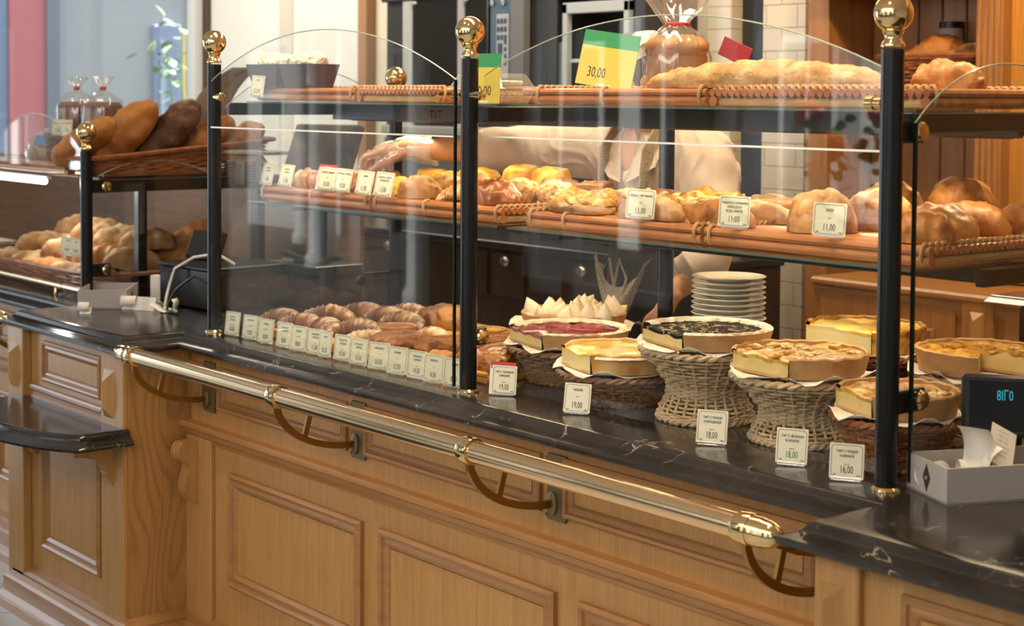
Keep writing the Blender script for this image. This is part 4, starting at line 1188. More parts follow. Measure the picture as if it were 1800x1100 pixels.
small_tart('small golden tart on the rear board, the one closest to the middle post', .92, .51, ZB, egg_top, 5)
pastry('cocoa_cookie', 'big cracked brown cookie at the front, behind the 10,50 cards', 'cookie', bun_mesh(.085, .045, 11, .06), cocoa, (.66, .20, ZB), .3)
pastry('cocoa_cookie', 'big cracked brown cookie, right of the first one and closer to the middle post', 'cookie', bun_mesh(.085, .048, 12, .06), cocoa, (.83, .225, ZB), 1.3)
pastry('cocoa_cookie', 'cracked brown cookie between the middle post and the back board', 'cookie', bun_mesh(.080, .05, 13, .03), cocoa, (.96, .38, .0), .7)
pastry('cocoa_cookie', 'cracked brown cookie topped with a white cap behind the middle post', 'cookie', bun_mesh(.08, .06, 14, .04), cocoa, (.86, .40, .0), 2.7)
pastry('glazed_bun', 'orange-brown glazed bun behind the 4,50 card, left of the middle post', 'bun', loaf_mesh(.12, .07, .05, 21, .05), crust_gold, (.93, .135, .0), .5)
pastry('glazed_bun', 'orange-brown glazed bun behind the 8,50 card', 'bun', loaf_mesh(.12, .07, .05, 22, .05), crust_gold, (1.045, .15, ZB), .2)
pastry('glazed_bun', 'glazed bun lying on the board left of the middle post', 'bun', loaf_mesh(.12, .075, .055, 23, .05), crust_gold, (1.03, .245, ZB), .9)
pastry('nut_pastry', 'clustered caramel nut pastry just right of the middle post', 'pastry', bun_mesh(.058, .065, 31, .10), crumb_nut, (1.115, .30, ZB), .2)
pastry('nut_pastry', 'clustered caramel nut pastry behind the 19,00 card with a red strip', 'pastry', bun_mesh(.055, .06, 32, .10), crumb_nut, (1.125, .175, ZB), 1.2)
pastry('cream_slice', 'brown topped slice with white cream beside the meringue tart', 'cake', loaf_mesh(.13, .08, .07, 41, .06), crust_gold, (.80, .63, .0), .5)
pastry('meringue_cap', 'white meringue cap at the back, right of the middle post', 'pastry', bun_mesh(.045, .06, 42, .06), meringue, (.71, .62, .0), .5) if False else None
# stack of plates on a dark riser
t = thing('plate_riser', 'dark riser block that lifts the stack of white plates', 'riser', (1.49, .60, 0))
MB().box((0, 0, .052), (.22, .2, .104), .004).build('block', black_paint, t)
PP = [(.045, 0), (.052, 0), (.056, .004), (.076, .008), (.0905, .0135), (.0915, .0155), (.089, .0165), (.075, .0115), (.054, .0068), (0, .0065)]
pl0 = None
for k in range(12):
    if pl0 is None:
        pl0 = MB().lathe(PP, 48).build('plate', porcelain); o = pl0
    else:
        o = pl0.copy(); COL.objects.link(o)
    o.location = (1.49 + random.uniform(-.002, .002), .60 + random.uniform(-.002, .002), .1045 + k * .0128)
    o.rotation_euler = (0, 0, k)
    nm = ['bottom', 'second', 'third', 'fourth', 'fifth', 'sixth', 'seventh', 'eighth', 'ninth', 'tenth', 'eleventh', 'topmost'][k]
    tag(o, f'white plate in the stack behind the dark berry tart, {nm}' + (' from the bottom' if 0 < k < 11 else ' one'), 'plate', 'stacked white plates')
pl1 = pl0.copy()
for k in range(8):
    o = pl0.copy(); COL.objects.link(o); o.location = (2.33, .80, .255 + k * .0128); o.data = pl0.data
    o['label'] = 'plate in the dim stack at the near end, ' + ['bottom one', 'second from the bottom', 'third from the bottom', 'fourth from the bottom', 'fifth from the bottom', 'sixth from the bottom', 'seventh from the bottom', 'topmost one'][k]
    o['group'] = 'plates behind the near end'
bpy.data.objects.remove(pl1)
t = thing('plate_riser', 'dark riser behind the near end of the display, under plates', 'riser', (2.33, .80, 0)); MB().box((0, 0, .127), (.2, .16, .254), .004).build('block', black_paint, t)

# ------------------------------------------------------------------ middle shelf
ZS = ZM + .0385
def mid(name, label, cat, mesh, mat, x, y, rz=0, z=0, **k): return pastry(name, label, cat, mesh, mat, (x, y, ZS + z), rz, **k)
mid('twisted_roll', 'pale twisted roll behind the two leftmost shelf cards', 'roll', loaf_mesh(.11, .06, .05, 1, .05, lumps=4), croi_gold, .11, .25, .3)
mid('berry_pastry', 'orange-red glazed pastry on the middle shelf left of the cards', 'pastry', bun_mesh(.058, .052, 2, .08), berry_bun, .235, .235, .5)
mid('berry_pastry', 'orange-red glazed pastry behind the card with a red strip', 'pastry', bun_mesh(.058, .055, 3, .08), berry_bun, .345, .26, 1.5)
mid('berry_pastry', 'brown glazed pastry behind the 10,50 card', 'pastry', loaf_mesh(.12, .075, .05, 4, .07), crust_brown, .455, .24, .4)
mid('glazed_roll', 'golden roll under the fingers of the gloved hand', 'roll', loaf_mesh(.12, .075, .05, 5, .07), crust_gold, .30, .42, .6)
mid('glazed_roll', 'golden roll behind the 11,00 card', 'roll', loaf_mesh(.11, .07, .05, 6, .06), egg_top, .56, .26, .1)
for k, (x, y, R, hh, lab) in enumerate(((.40, .50, .055, .060, 'yellow custard-topped bun right of the gloved hand'), (.51, .47, .052, .055, 'yellow custard-topped bun between two others, by the reaching arm'), (.62, .50, .068, .068, 'largest yellow custard-topped bun, left of the middle post'), (.79, .52, .06, .085, 'round golden bun right behind the middle post'), (.90, .53, .056, .082, 'round golden bun below the sleeve, right of the middle post'))):
    mid('custard_bun', lab, 'bun', bun_mesh(R, hh, 10 + k, .06, rim=.006), egg_top, x, y, k)
mid('floury_roll', 'white floury roll behind the 13,00 card by the middle post', 'roll', loaf_mesh(.13, .075, .06, 21, .07), crust_floury, .735, .21, .5)
mid('floury_roll', 'white floury roll pushed up behind another, left of the middle post', 'roll', loaf_mesh(.12, .07, .06, 22, .07), crust_floury, .70, .33, .2)
mid('floury_roll', 'floury roll with reddish flecks, left edge of the middle post', 'roll', loaf_mesh(.12, .08, .07, 23, .07), crust_floury, .86, .30, .8)
mid('almond_croissant', 'almond-topped croissant left of the middle post', 'croissant', croissant_mesh(.12, .034, 4, .7), almond_top, .90, .215, .4)
mid('almond_croissant', 'almond-topped bun right of the middle post', 'bun', bun_mesh(.055, .06, 25, .08), almond_top, 1.0, .335, .3)
mid('almond_croissant', 'almond-topped bun behind the long brown loaf', 'bun', bun_mesh(.052, .055, 26, .08), almond_top, 1.09, .385, .3)
mid('brown_loaf', 'glossy brown pointed loaf right of the middle post', 'bread', loaf_mesh(.24, .085, .062, 27, .05, slash=((-.3, .004, .08), (.2, .004, .08))), crust_brown, 1.03, .225, -.12)
mid('poppy_roll', 'dark swirled roll behind the cheese flatbread', 'roll', bun_mesh(.062, .055, 28, .07, swirl=2), dark_bun, 1.115, .49, .3)
mid('poppy_roll', 'dark brown roll with cream filling, left of the swirled one', 'roll', bun_mesh(.06, .055, 29, .08, swirl=1.5), dark_bun, .985, .48, .9)
mid('pecan_pastry', 'flat brown pecan pastry behind the cheese flatbreads', 'pastry', bun_mesh(.065, .042, 30, .06), crumb_nut, 1.29, .55, .3)
def flatbread(label, x, y, L, W, rz, seed, z=0):
    t = thing('cheese_flatbread', label, 'bread', (x, y, ZS + z), rz)
    v, f = loaf_mesh(L, W, .036, seed, .05, p=4); MB().add(v, f).build('bread_base', croi_gold if 0 else crust_floury, t)
    v, f = loaf_mesh(L * .93, W * .9, .030, seed, .12, p=4, nscale=40); MB().add(v, f, T=Matrix.Translation((0, 0, .018))).build('cheese_topping', cheese_bread, t)
flatbread('cheese-topped flatbread at the front, first right of the brown loaf', 1.375, .215, .20, .11, -.1, 1)
flatbread('cheese-topped flatbread behind the first one', 1.38, .36, .20, .11, .1, 2, .0)
flatbread('cheese-topped flatbread behind the 13,00 card', 1.56, .33, .19, .11, .5, 3)
flatbread('pale cheese-topped flatbread at the back of the shelf', 1.53, .50, .22, .12, .1, 4, .0)
mid('long_roll', 'pale floury long roll behind the right 13,00 card', 'bread', loaf_mesh(.20, .075, .052, 31, .05), crust_floury, 1.625, .205, .0)
mid('long_roll', 'golden long roll pointing at the 11,00 card, right of the pale one', 'bread', loaf_mesh(.20, .072, .055, 32, .05), crust_gold, 1.83, .215, -.1)
mid('long_roll', 'crisp golden long roll lying behind the front rolls', 'bread', loaf_mesh(.34, .075, .05, 33, .06), crust_floury, 1.76, .335, .1)
mid('long_roll', 'bright golden long roll at the back of the shelf', 'bread', loaf_mesh(.42, .08, .05, 34, .06), crust_gold, 1.85, .46, .05)
mid('long_roll', 'pale long roll in the rear row behind the 13,00 card', 'bread', loaf_mesh(.24, .07, .045, 35, .05), crust_floury, 1.68, .55, .0)
mid('village_loaf', 'plump floury loaf right of the 11,00 card', 'bread', loaf_mesh(.145, .12, .088, 36, .06, slash=((0, .006, .10),)), crust_floury, 2.075, .255, 1.0)
mid('village_loaf', 'plump floury loaf left of the last shelf card', 'bread', loaf_mesh(.155, .12, .085, 37, .06, slash=((.1, .006, .10),)), crust_floury, 2.10, .41, .8)
mid('village_loaf', 'plump pale loaf at the back, left of the nearest post', 'bread', loaf_mesh(.16, .12, .095, 38, .06), crust_floury, 2.02, .545, .4)
mid('crisp_roll', 'crisp brown roll right of the nearest post, front one', 'roll', loaf_mesh(.12, .075, .06, 39, .08), crust_gold, 2.36, .215, .4)
mid('crisp_roll', 'crisp golden roll right of the nearest post, second one', 'roll', loaf_mesh(.17, .085, .068, 40, .07), crust_gold, 2.31, .325, .1)
mid('crisp_roll', 'crisp golden roll right of the nearest post, third one', 'roll', loaf_mesh(.17, .085, .066, 41, .07), crust_gold, 2.285, .47, .1)
mid('crisp_roll', 'crisp golden roll at the far back of the near tray', 'roll', loaf_mesh(.15, .075, .06, 42, .07), crust_gold, 2.34, .56, .0)
mid('golden_loaf', 'bright golden loaf standing highest, behind the nearest post', 'bread', loaf_mesh(.17, .12, .105, 43, .07), crust_gold, 2.17, .49, .2) if False else None
mid('golden_loaf', 'bright golden round loaf right behind the nearest post', 'bread', bun_mesh(.07, .105, 43, .09), crust_gold, 2.19, .565, .2)

# ------------------------------------------------------------------ top shelf
ZP = ZT + .0385
def cake_case(label, x, y, rz, seed):
    t = thing('cake_case', label, 'cake', (x, y, ZP), rz)
    b = MB(); n = 4; w0, w1, h = .055, .072, .062
    vs = []
    for s, z in ((w0, 0), (w1, h), (w1 - .0015, h), (w0 - .0015, .002)):
        for sx, sy in ((-1, -1), (1, -1), (1, 1), (-1, 1)): vs.append((sx * s, sy * s * .8, z + (.006 * abs(sx) if z == h else 0)))
    fs = [(3, 2, 1, 0)]
    for k in range(3):
        for i in range(4):
            j = (i + 1) % 4; fs.append((k * 4 + i, k * 4 + j, (k + 1) * 4 + j, (k + 1) * 4 + i))
    fs.append((12, 13, 14, 15))
    b.add(vs, fs, 0, False); b.build('paper_case', flat('dark_paper_case', (.060, .030, .028), .6), t)
    v, f = bun_mesh(.060, .056, seed, .10); MB().add(v, f, T=Matrix.Translation((0, 0, .046)) @ Matrix.Diagonal((1.05, .85, 1, 1))).build('crumble_top', crumb_white, t)
cake_case('dark paper cake case with white crumble, the one by the 52,00 card', .075, .165, .12, 1)
cake_case('dark paper cake case with white crumble, right of the other', .222, .185, .08, 2)
# clamshell with biscuits
t = thing('clamshell_box', 'clear plastic clamshell box with layered biscuits behind the middle post', 'box', (.985, .255, .6795), .1)
b = MB()
for z0, z1, w0, w1 in ((0, .035, .085, .105), (.038, .075, .105, .080)):
    vs = []
    for w, z in ((w0, z0), (w1, z1)):
        for k in range(28):
            a = 2 * pi * k / 28; q = lambda c: (abs(c) ** .4) * (1 if c > 0 else -1)
            vs.append((w * q(cos(a)), w * .72 * q(sin(a)), z))
    b.add(vs, [(k, (k + 1) % 28, 28 + (k + 1) % 28, 28 + k) for k in range(28)] + [tuple(range(28)) if z0 == 0 else tuple(range(28, 56))])
b.box((0, 0, .0365), (.25, .16, .003), .001)
b.build('shell', plastic_clear, t)
for k in range(4): MB().box((0, 0, .008 + k * .015), (.13, .10, .011), .004).build('biscuit', crumb_white if k % 2 else short_crust, t)
# price boards, green over yellow
def price_board(label, x, y, w, h, tilt, rz, price, px, roll=0):
    t = thing('price_board', label, 'sign', (x, y, ZP + .002 if x > 1.2 else .6800), 0, rot=(-tilt, roll, rz))
    MB().box((0, 0, h * .36), (w, .0015, h * .72)).build('yellow_face', yellow_card, t)
    MB().box((0, 0, h * .86), (w, .0015, h * .28)).build('green_band', green_card, t)
    v, f = text_mesh(price, .034, 'CENTER', .62)
    MB().add([(a + px, -.0012, bb + h * .16) for a, bb, c in v], f, 0, False).build('price_text', ink, t)
    MB().box((0, .012, .004), (w * .3, .026, .008), .001).build('holder', plastic_clear, t)
price_board('large green and yellow 30,00 price board on the top shelf', 1.475, .19, .140, .128, .16, .42, '30,00', -.022, .14)
price_board('green and yellow price board half hidden behind the middle post', 1.125, .12, .080, .122, .1, .5, '30,00', -.006)
# panettone in a gathered bag
t = thing('bagged_panettone', 'panettone in a gathered clear bag on the top shelf', 'bread', (1.575, .33, ZP))
v, f = bun_mesh(.075, .055, 61, .05); b = MB(); b.lathe([(.066, 0), (.070, .02), (.070, .074)], 36); b.add(v, f, T=Matrix.Translation((0, 0, .070)))
b.build('panettone', noisy('panettone_crust', [(.3, (.30, .12, .035)), (.6, (.52, .27, .09)), (.8, (.62, .38, .16))], 12, .55, .4), t)
def bag(prof, seed, seg=64, amp=.006, sq=1.0):
    vs = []; fs = []; n = len(prof)
    for i, (r, z) in enumerate(prof):
        for j in range(seg):
            a = 2 * pi * j / seg
            q = lambda c: (abs(c) ** sq) * (1 if c > 0 else -1)
            k = r * (1 + .05 * sin(a * 11 + seed) * (1 if i > n * .45 else .3)) + amp * nz((cos(a) * 2, sin(a) * 2, z * 14), 1.5, seed)
            vs.append((k * q(cos(a)), k * q(sin(a)), z + .003 * nz((cos(a), sin(a), z * 9), 3, seed)))
    for i in range(n - 1):
        for j in range(seg): fs.append((i * seg + j, i * seg + (j + 1) % seg, (i + 1) * seg + (j + 1) % seg, (i + 1) * seg + j))
    return vs, fs
v, f = bag([(.074, 0), (.079, .04), (.079, .07), (.073, .10), (.056, .124), (.036, .138), (.026, .146), (.034, .158), (.056, .180), (.072, .205), (.078, .23)], 3, amp=.010)
MB().add(v, f).build('bag', cello, t, 70)
MB().lathe([(.027, .141), (.031, .144), (.031, .149), (.027, .152)], 20).build('tie', red_card, t)
tg = MB(); tg.box((.100, -.03, .150), (.07, .002, .045), .0005, T=Matrix.Rotation(.5, 4, 'Y') @ Matrix.Rotation(.5, 4, 'Z')); tg.build('gift_tag', red_card, t)
# long loaf
mesh_ = loaf_mesh(.68, .080, .056, 71, .06, slash=((-.5, .004, .05), (-.2, .004, .05), (.1, .004, .05), (.4, .004, .05)), rows=80)
pastry('long_strudel', 'long crusty pale loaf lying along the top shelf', 'bread', mesh_, noisy('strudel_crust', [(.3, (.42, .18, .05)), (.55, (.58, .33, .13)), (.8, (.72, .52, .28))], 22, .6, .9, 50, bdist=.008, patch=((.34, .12, .03), 18, .57)), (1.975, .185, ZP), .02)
pastry('crusty_roll', 'golden crusty roll on the top shelf right of the nearest post', 'roll', loaf_mesh(.15, .08, .058, 72, .08), crust_gold, (2.30, .36, ZP), .3)
# ------------------------------------------------------------------ price cards
def round_rect(w, h, r, n=4):
    P = []
    for cx, cy, a0 in ((w / 2 - r, h - r, 0), (-w / 2 + r, h - r, 90), (-w / 2 + r, r, 180), (w / 2 - r, r, 270)):
        for k in range(n + 1):
            a = radians(a0 + 90 * k / n); P.append((cx + r * cos(a), cy + r * sin(a)))
    return P
def card(label, loc, rz, lines, price, w=.066, h=.068, tilt=.14, roll=0.0, red=None, green=False, group=None):
    t = thing('price_card', label, 'price card', loc, group=group, rot=(-tilt, roll, rz))
    MB().prism([(x, z + .004) for x, z in round_rect(w, h, .002)], 0, .0009, 1).build('card', card_paper, t)
    b = MB(); o = round_rect(w - .006, h - .006, .006); i = round_rect(w - .0075, h - .0075, .0055)
    n = len(o); vs = [(x, -.0005, z + .007) for x, z in o] + [(x, -.0005, z + .00775) for x, z in i]
    b.add(vs, [(k, (k + 1) % n, n + (k + 1) % n, n + k) for k in range(n)], 0, False)
    z = h * .80
    for k, ln in enumerate(lines):
        sz = .0066 if k < len(lines) - 1 or len(lines) == 1 else .0046
        if k == len(lines) - 1 and len(lines) > 1: z -= .006
        v, f = text_mesh(ln, sz, 'CENTER', .72)
        wd = max(p[0] for p in v) - min(p[0] for p in v); q = min(1, (w - .012) / wd)
        b.add([(x * q, -.0006, y + z) for x, y, _ in v], f, 0, False)
        if k < len(lines) - 1 or len(lines) == 1: b.add([(x * q + .0002, -.0006, y + z + .0002) for x, y, _ in v], f, 0, False)
        z -= .0085
    v, f = text_mesh(price, .0185, 'CENTER', .60)
    b.add([(x, -.0006, y + .0145) for x, y, _ in v], f, 1 if green else 0, False)
    for sx in (-1, 1): b.box((sx * (w / 2 - .010), -.0005, .011), (.005, .0004, .0015))
    b.build('print', [ink, green_ink], t)
    hd = MB(); hd.box((0, -.002, .004), (w * .9, .0012, .006), .0004); hd.box((0, .010, .001), (w * .5, .024, .0015), .0004); hd.build('holder', plastic_clear, t)
    if red:
        rc = MB().box((-.004, .0022, h + .004), (w * 1.0, .0008, .016)).build('red_strip', red_card, t)
        MB().box((-.006, .0030, h * .5 + .002), (w, .0006, h)).build('white_backing', white_paper, t)
        if red != 'plain':
            v, f = text_mesh(red, .0075, 'CENTER', .8); MB().add([(x - .004, .0012, y + h + .0015) for x, y, _ in v], f, 0, False).build('strip_text', white_paper, t)
    return t
BT = [(.118, ['БУЛОЧКА', 'С МАКОМ', 'ДРОЖЖЕВАЯ'], '10,00', .05, 0), (.212, ['КРУАССАН', 'КЛАССИЧ.'], '9,50', .05, 0),
      (.305, ['СЛОЙКА', 'С СЫРОМ'], '18,00', .06, 0), (.398, ['КРУАССАН', 'С МИНДАЛЕМ', '1 ШТ'], '8,00', .04, 0), (.478, ['ПЕЧЕНЬЕ', 'ОВСЯНОЕ'], '8,00', .06, 0),
      (.556, ['ПИРОЖНОЕ', 'С КРЕМОМ', '1 ШТ'], '11,00', .06, 0), (.612, ['ЭКЛЕР', '1 ШТ'], '8,50', .06, 0), (.690, ['ТАРТАЛЕТКА', 'С ЯГОДОЙ', '1 ШТ'], '10,00', .06, 1),
      (.772, ['КРУАССАН С', 'КРЕМОМ', '1 ШТ'], '10,50', .06, 1), (.858, ['КРУАССАН', '1 ШТ'], '10,50', .22, 0), (.945, ['ПЕЧЕНЬЕ', '1 ШТ'], '13,50', .14, 0),
      (1.022, ['ТАРТАЛЕТКА', 'С ОРЕХОМ', '1 ШТ'], '14,00', .05, 1), (1.098, ['БУЛОЧКА', '1 ШТ'], '4,50', .10, 0), (1.176, ['СЛОЙКА', '1 ШТ'], '8,50', .14, 0)]
wh = ['first from the left', 'second from the left', 'third from the left', 'fourth from the left', 'fifth from the left', 'sixth from the left', 'half hidden behind its neighbour',
      'green figures, by the striped croissant', 'with green figures', 'with black figures', 'before the cocoa cookies', 'with green figures', 'fourth-last before the middle post' , 'beside the middle post']
wh[12] = 'in front of the glazed bun'
for k, (x, ln, pr, rz, gr) in enumerate(BT):
    card(f'cream price card reading {pr} in the bottom row, {wh[k]}', (x - .012, -.004 + .004 * (k % 2), .001), rz + .12, ln, pr, .064 if k != 6 else .05, .066, .13, 0, green=bool(gr), group='price cards along the croissant pane')
card('price card reading 19,00 with a red strip above it, right of the middle post', (1.318, .030, .001), .62, ['ТАРТ С ЧЕРНИКОЙ', 'И ВИШНЕЙ', '100 ГР'], '19,00', .060, .066, .12, .02, red='plain')
card('price card reading 19,00 in front of the cheesecake basket', (1.588, .018, .001), .62, ['ЧИЗКЕЙК', '100 ГР'], '19,00', .060, .064, .22, .03)
card('price card reading 18,00 in front of the tallest wicker stand', (1.993, .022, .001), .62, ['ТАРТ С ЧЕРНОЙ', 'СМОРОДИНОЙ', '100 ГР'], '18,00', .062, .066, .16, .03)
card('price card with blue-green figures 18,00 in front of the custard tart stand', (2.212, .012, .001), .60, ['ТАРТ С ЯБЛОКОМ', 'И КРЕМОМ', '100 ГР'], '18,00', .060, .066, .16, .03, green=True)
card('price card reading 16,00, closest to the nearest post', (2.358, -.004, .001), .62, ['ТАРТ С ГРУШЕЙ', 'И КРЕМОМ', '100 ГР'], '16,00', .062, .064, .14, .02)
MS = [(.035, .150, .02, ['БУЛОЧКА', 'С ИЗЮМОМ', '1 ШТ'], '11,00', 'leftmost on the middle shelf', 0), (.150, .145, .08, ['РОГАЛИК', 'С МАКОМ', '1 ШТ'], '11,00', 'on the middle shelf beside the pale twisted roll', 0),
      (.375, .142, .30, ['СЛОЙКА С ВИШНЕЙ', '1 ШТ'], '10,00', 'on the middle shelf below a red strip', 'НОВИНКА'), (.462, .138, .15, ['ВИТУШКА С КОРИЦЕЙ', '1 ШТ'], '10,50', 'on the middle shelf right of the red strip', 0),
      (.600, .116, .12, ['ДЕНИШ', '1 ШТ'], '11,00', 'on the middle shelf below the gloved hand', 0), (.692, .116, .20, ['БУЛОЧКА С СЫРОМ', 'И ШПИНАТОМ', '1 ШТ'], '13,00', 'on the middle shelf left of the floury roll', 0),
      (1.66, .135, .62, ['ПИЦЦА С ВЕТЧИНОЙ', '1 ШТ'], '13,00', 'on the shelf before the pale long roll', 0), (1.945, .130, .72, ['ЧИАБАТТА С ОЛИВКАМИ', 'МУКА, СОЛЬ', 'ВОДА, МАСЛО', '1 ШТ'], '11,00', 'on the middle shelf left of the plump loaf', 0),
      (2.20, .125, .62, ['БАГЕТ', '1 ШТ'], '11,00', 'on the middle shelf, closest to the nearest post', 0)]
for x, y, rz, ln, pr, w_, rd in MS:
    big = x > 1.5
    card(f'cream price card reading {pr} {w_}', (max(x, .03), y, ZS + .002), rz, ln, pr, .066 if not big else .064, .064, .22 if not big else .12, .05, red=rd or None)
card('price card reading 52,00 leaning on the dark cake case', (.075, .095, ZP - .030), .35, ['КЕКС'], '52,00', .050, .062, .16, .06)
for k, x in enumerate((-1.115, -1.045)):
    card('cream price card on a clear stand at the bread basket, ' + ('nearer the short post' if k else 'farther from it'), (x, .035, .135), .45, ['ХЛЕБ', '1 ШТ'], '12,00' if k else '14,00', .06, .06, .1, .06)
    s = thing('card_stand', 'clear twisted card stand at the bread basket, ' + ('nearer the short post' if k else 'farther from the short post'), 'stand', (x, .030, 0))
    MB().tube([(0, 0, .0), (0, 0, .135)], .005, 8).build('stem', plastic_clear, s); MB().lathe([(.022, 0), (.022, .004), (.006, .008), (0, .009)], 20).build('base', plastic_clear, s)
for k, x in enumerate((-1.30, -1.23)):
    card('small price card in front of the bagged toast loaves, ' + ('right one' if k else 'left one'), (x, .085, .545), .5, ['ХЛЕБ ТОСТОВЫЙ', '1 ШТ'], '21,00', .052, .055, .12)

# ------------------------------------------------------------------ bread display at the far end
def weave_box(b, L, W, hts, n, amp, r, sx=1.0, lift=None):
    """woven walls of a rounded rectangular basket"""
    for k, z in enumerate(hts):
        g = 1 + .10 * z / hts[-1]; P = []; m = 168
        for j in range(m):
            a = 2 * pi * j / m; c, s = cos(a), sin(a); q = (abs(c) ** 6 + abs(s) ** 6) ** (-1 / 6)
            w = 1 + amp / (W / 2) * cos(j * pi / 4 * 1.0 + k * pi)
            x, y = c * q * L / 2 * g, s * q * W / 2 * g
            P.append((x * (1 + amp / (L / 2) * cos(j * pi / 2 + k * pi)), y * w, z * (1 + lift * (x / L + .5)) if lift else z))
        b.tube(P, r, 5, closed=True)
def wicker_tray(label, loc, rz, L, W, h, mat, lift=0, rows=8):
    t = thing('bread_basket', label, 'basket', loc, rz)
    b = MB(); weave_box(b, L, W, [.005 + (h - .006) * k / (rows - 1) for k in range(rows)], 40, .004, .0045, lift=lift); b.build('weave', mat, t)
    b = MB(); weave_box(b, L * 1.09, W * 1.09, [h], 40, .001, .008, lift=lift); b.build('rim', mat, t)
    MB().box((0, 0, .006), (L * .98, W * .98, .008)).build('bottom', mat, t)
    return t
wicker_tray('long dark wicker basket on the worktop, full of floury loaves', (-1.53, .37, 0), 0, 1.14, .62, .085, wick_dark)
rack2 = thing('shelf_rack', 'black bar rack carrying the upper shelf of the bread display', 'rack', (0, 0, 0))
MB().box((-.872, .38, .385), (.024, .72, .040), .002).build('side_bar', black_metal, rack2)
MB().box((-1.30, .70, .385), (.85, .02, .040), .002).build('cross_bar', black_metal, rack2)
MB().box((-.878, .20, .185), (.034, .034, .37), .003).build('support_post', black_metal, rack2)
MB().box((-1.28, .37, .411), (.80, .64, .010), .002).build('shelf_board', wick_dark, rack2)
cane_tray('cane tray at the left edge, on the bread display shelf', -1.68, -1.06, .015, .30, .4165)
tl = thing('light_tube', 'lit white tube lamp beneath the bread display shelf', 'lamp', (-1.48, .03, .385))
MB().tube([(-.24, 0, 0), (.20, 0, 0)], .011, 12).build('tube', flat('lit_tube', (1, 1, 1), .4, emit=(1, .97, .9), es=5), tl)
MB().box((-.02, .012, .014), (.46, .02, .012), .002).build('fitting', white_metal, tl)
lamp('tube_light', 'AREA', (-1.45, .08, .37), (-1.3, .35, 0), 3, (1, .92, .78), .4, .05)
wicker_tray('brown wicker basket on the upper bread shelf, full of leaning loaves', (-.955, .36, .4165), pi / 2, .62, .19, .064, wick_brown, lift=.85, rows=10)
def leaning(label, x, y, z, rz, tilt, L, W, hh, seed, mat, slash=()):
    return pastry('bread_loaf', label, 'bread', loaf_mesh(L, W, hh, seed, .06, p=2.9, slash=slash, rnd=True), mat, (x, y, z), rz, ry=-tilt)
leaning('smooth golden loaf leaning in the upper basket, next to the bagged toast', -.985, .08, .485, .9, .55, .26, .12, .11, 51, crust_wheat)
leaning('large golden wheat loaf leaning in the upper basket, the tallest', -.95, .215, .500, .95, .80, .34, .145, .135, 52, crust_wheat)
leaning('dark cracked rye loaf leaning in the upper basket', -.93, .37, .505, .95, .80, .33, .14, .125, 53, crust_dark)
leaning('rough brown loaf in the upper basket behind the first tall post', -.93, .50, .49, .95, .65, .27, .12, .10, 54, crust_wheat)
leaning('golden loaf in the upper basket seen through the arched end pane', -.92, .61, .48, .95, .5, .25, .13, .10, 55, crust_gold)
leaning('golden-brown loaf half hidden behind the others in the upper basket', -1.02, .34, .51, .9, .6, .26, .11, .09, 56, crust_gold)
for k, (x, y, lab) in enumerate(((-1.365, .19, 'dark toast loaf in a tied clear bag, left one'), (-1.190, .21, 'dark toast loaf in a tied clear bag, right one'))):
    t = thing('bagged_loaf', lab, 'bread', (x, y, .558), .35)
    b = MB(); b.box((0, 0, .055), (.105, .11, .108), .014); b.build('toast_loaf', noisy('dark_toast_crust', [(.3, (.11, .030, .012)), (.7, (.19, .058, .022))], 14, .5, .3), t)
    v, f = bag([(.060, 0), (.064, .03), (.064, .085), (.058, .115), (.035, .135), (.012, .150), (.008, .158), (.014, .170), (.028, .190), (.034, .200)], k + 2, sq=.55, amp=.004)
    MB().add(v, f).build('bag', cello, t, 70)
    MB().lathe([(.009, .150), (.012, .152), (.012, .162), (.009, .164)], 16).build('tie', red_card, t)
t = thing('bread_crate', 'dark wicker crate under the bagged toast loaves', 'basket', (-1.27, .20, .4165), .05)
b = MB(); weave_box(b, .34, .20, [.004 + .009 * k for k in range(14)], 30, .003, .0045); b.build('weave', wick_dark, t); MB().box((0, 0, .129), (.34, .20, .012), .002).build('lid', wick_dark, t)
t = thing('bagged_loaf', 'white floured round loaf in a clear bag with a blue label, at the left edge', 'bread', (-1.47, .16, .455), .3)
v, f = loaf_mesh(.24, .17, .10, 61, .05); MB().add(v, f).build('loaf', crust_floury, t)
v, f = loaf_mesh(.26, .19, .115, 62, .06); MB().add(v, f).build('bag', cello, t, 70)
MB().box((.03, -.096, .06), (.09, .002, .035), .0005, T=Matrix.Rotation(-.12, 4, 'X')).build('blue_label', flat('blue_label', (.10, .22, .50), .5), t)
random.seed(21)
LB = [(-1.60, .16, .02, .2), (-1.44, .12, .02, -.1), (-1.27, .12, .02, .3), (-1.10, .14, .02, .1), (-1.55, .32, .02, .5), (-1.37, .30, .02, .1), (-1.18, .31, .02, .4), (-1.02, .33, .02, .2),
      (-1.50, .50, .02, .3), (-1.30, .50, .02, .5), (-1.12, .52, .02, .2), (-1.52, .22, .085, .4), (-1.35, .20, .085, -.2), (-1.17, .22, .085, .2), (-1.02, .24, .085, .5), (-1.42, .40, .085, .2), (-1.24, .41, .085, .6), (-1.06, .42, .085, .1),
      (-1.45, .30, .145, .2), (-1.26, .31, .145, .45), (-1.09, .33, .145, .3), (-1.19, .52, .085, .9),
      (-1.76, .18, .02, .3), (-1.92, .15, .02, .1), (-1.78, .38, .02, .4), (-1.95, .36, .02, .2), (-1.85, .26, .085, .5), (-1.70, .34, .085, .1), (-1.90, .46, .085, .3), (-1.68, .50, .085, .6), (-1.62, .40, .145, .3), (-1.80, .38, .145, .0)]
desc = ['at the front of the bottom layer', 'in the middle of the bottom layer', 'at the rear of the bottom layer', 'in the second layer', 'in the top layer of the pile']
src = {}
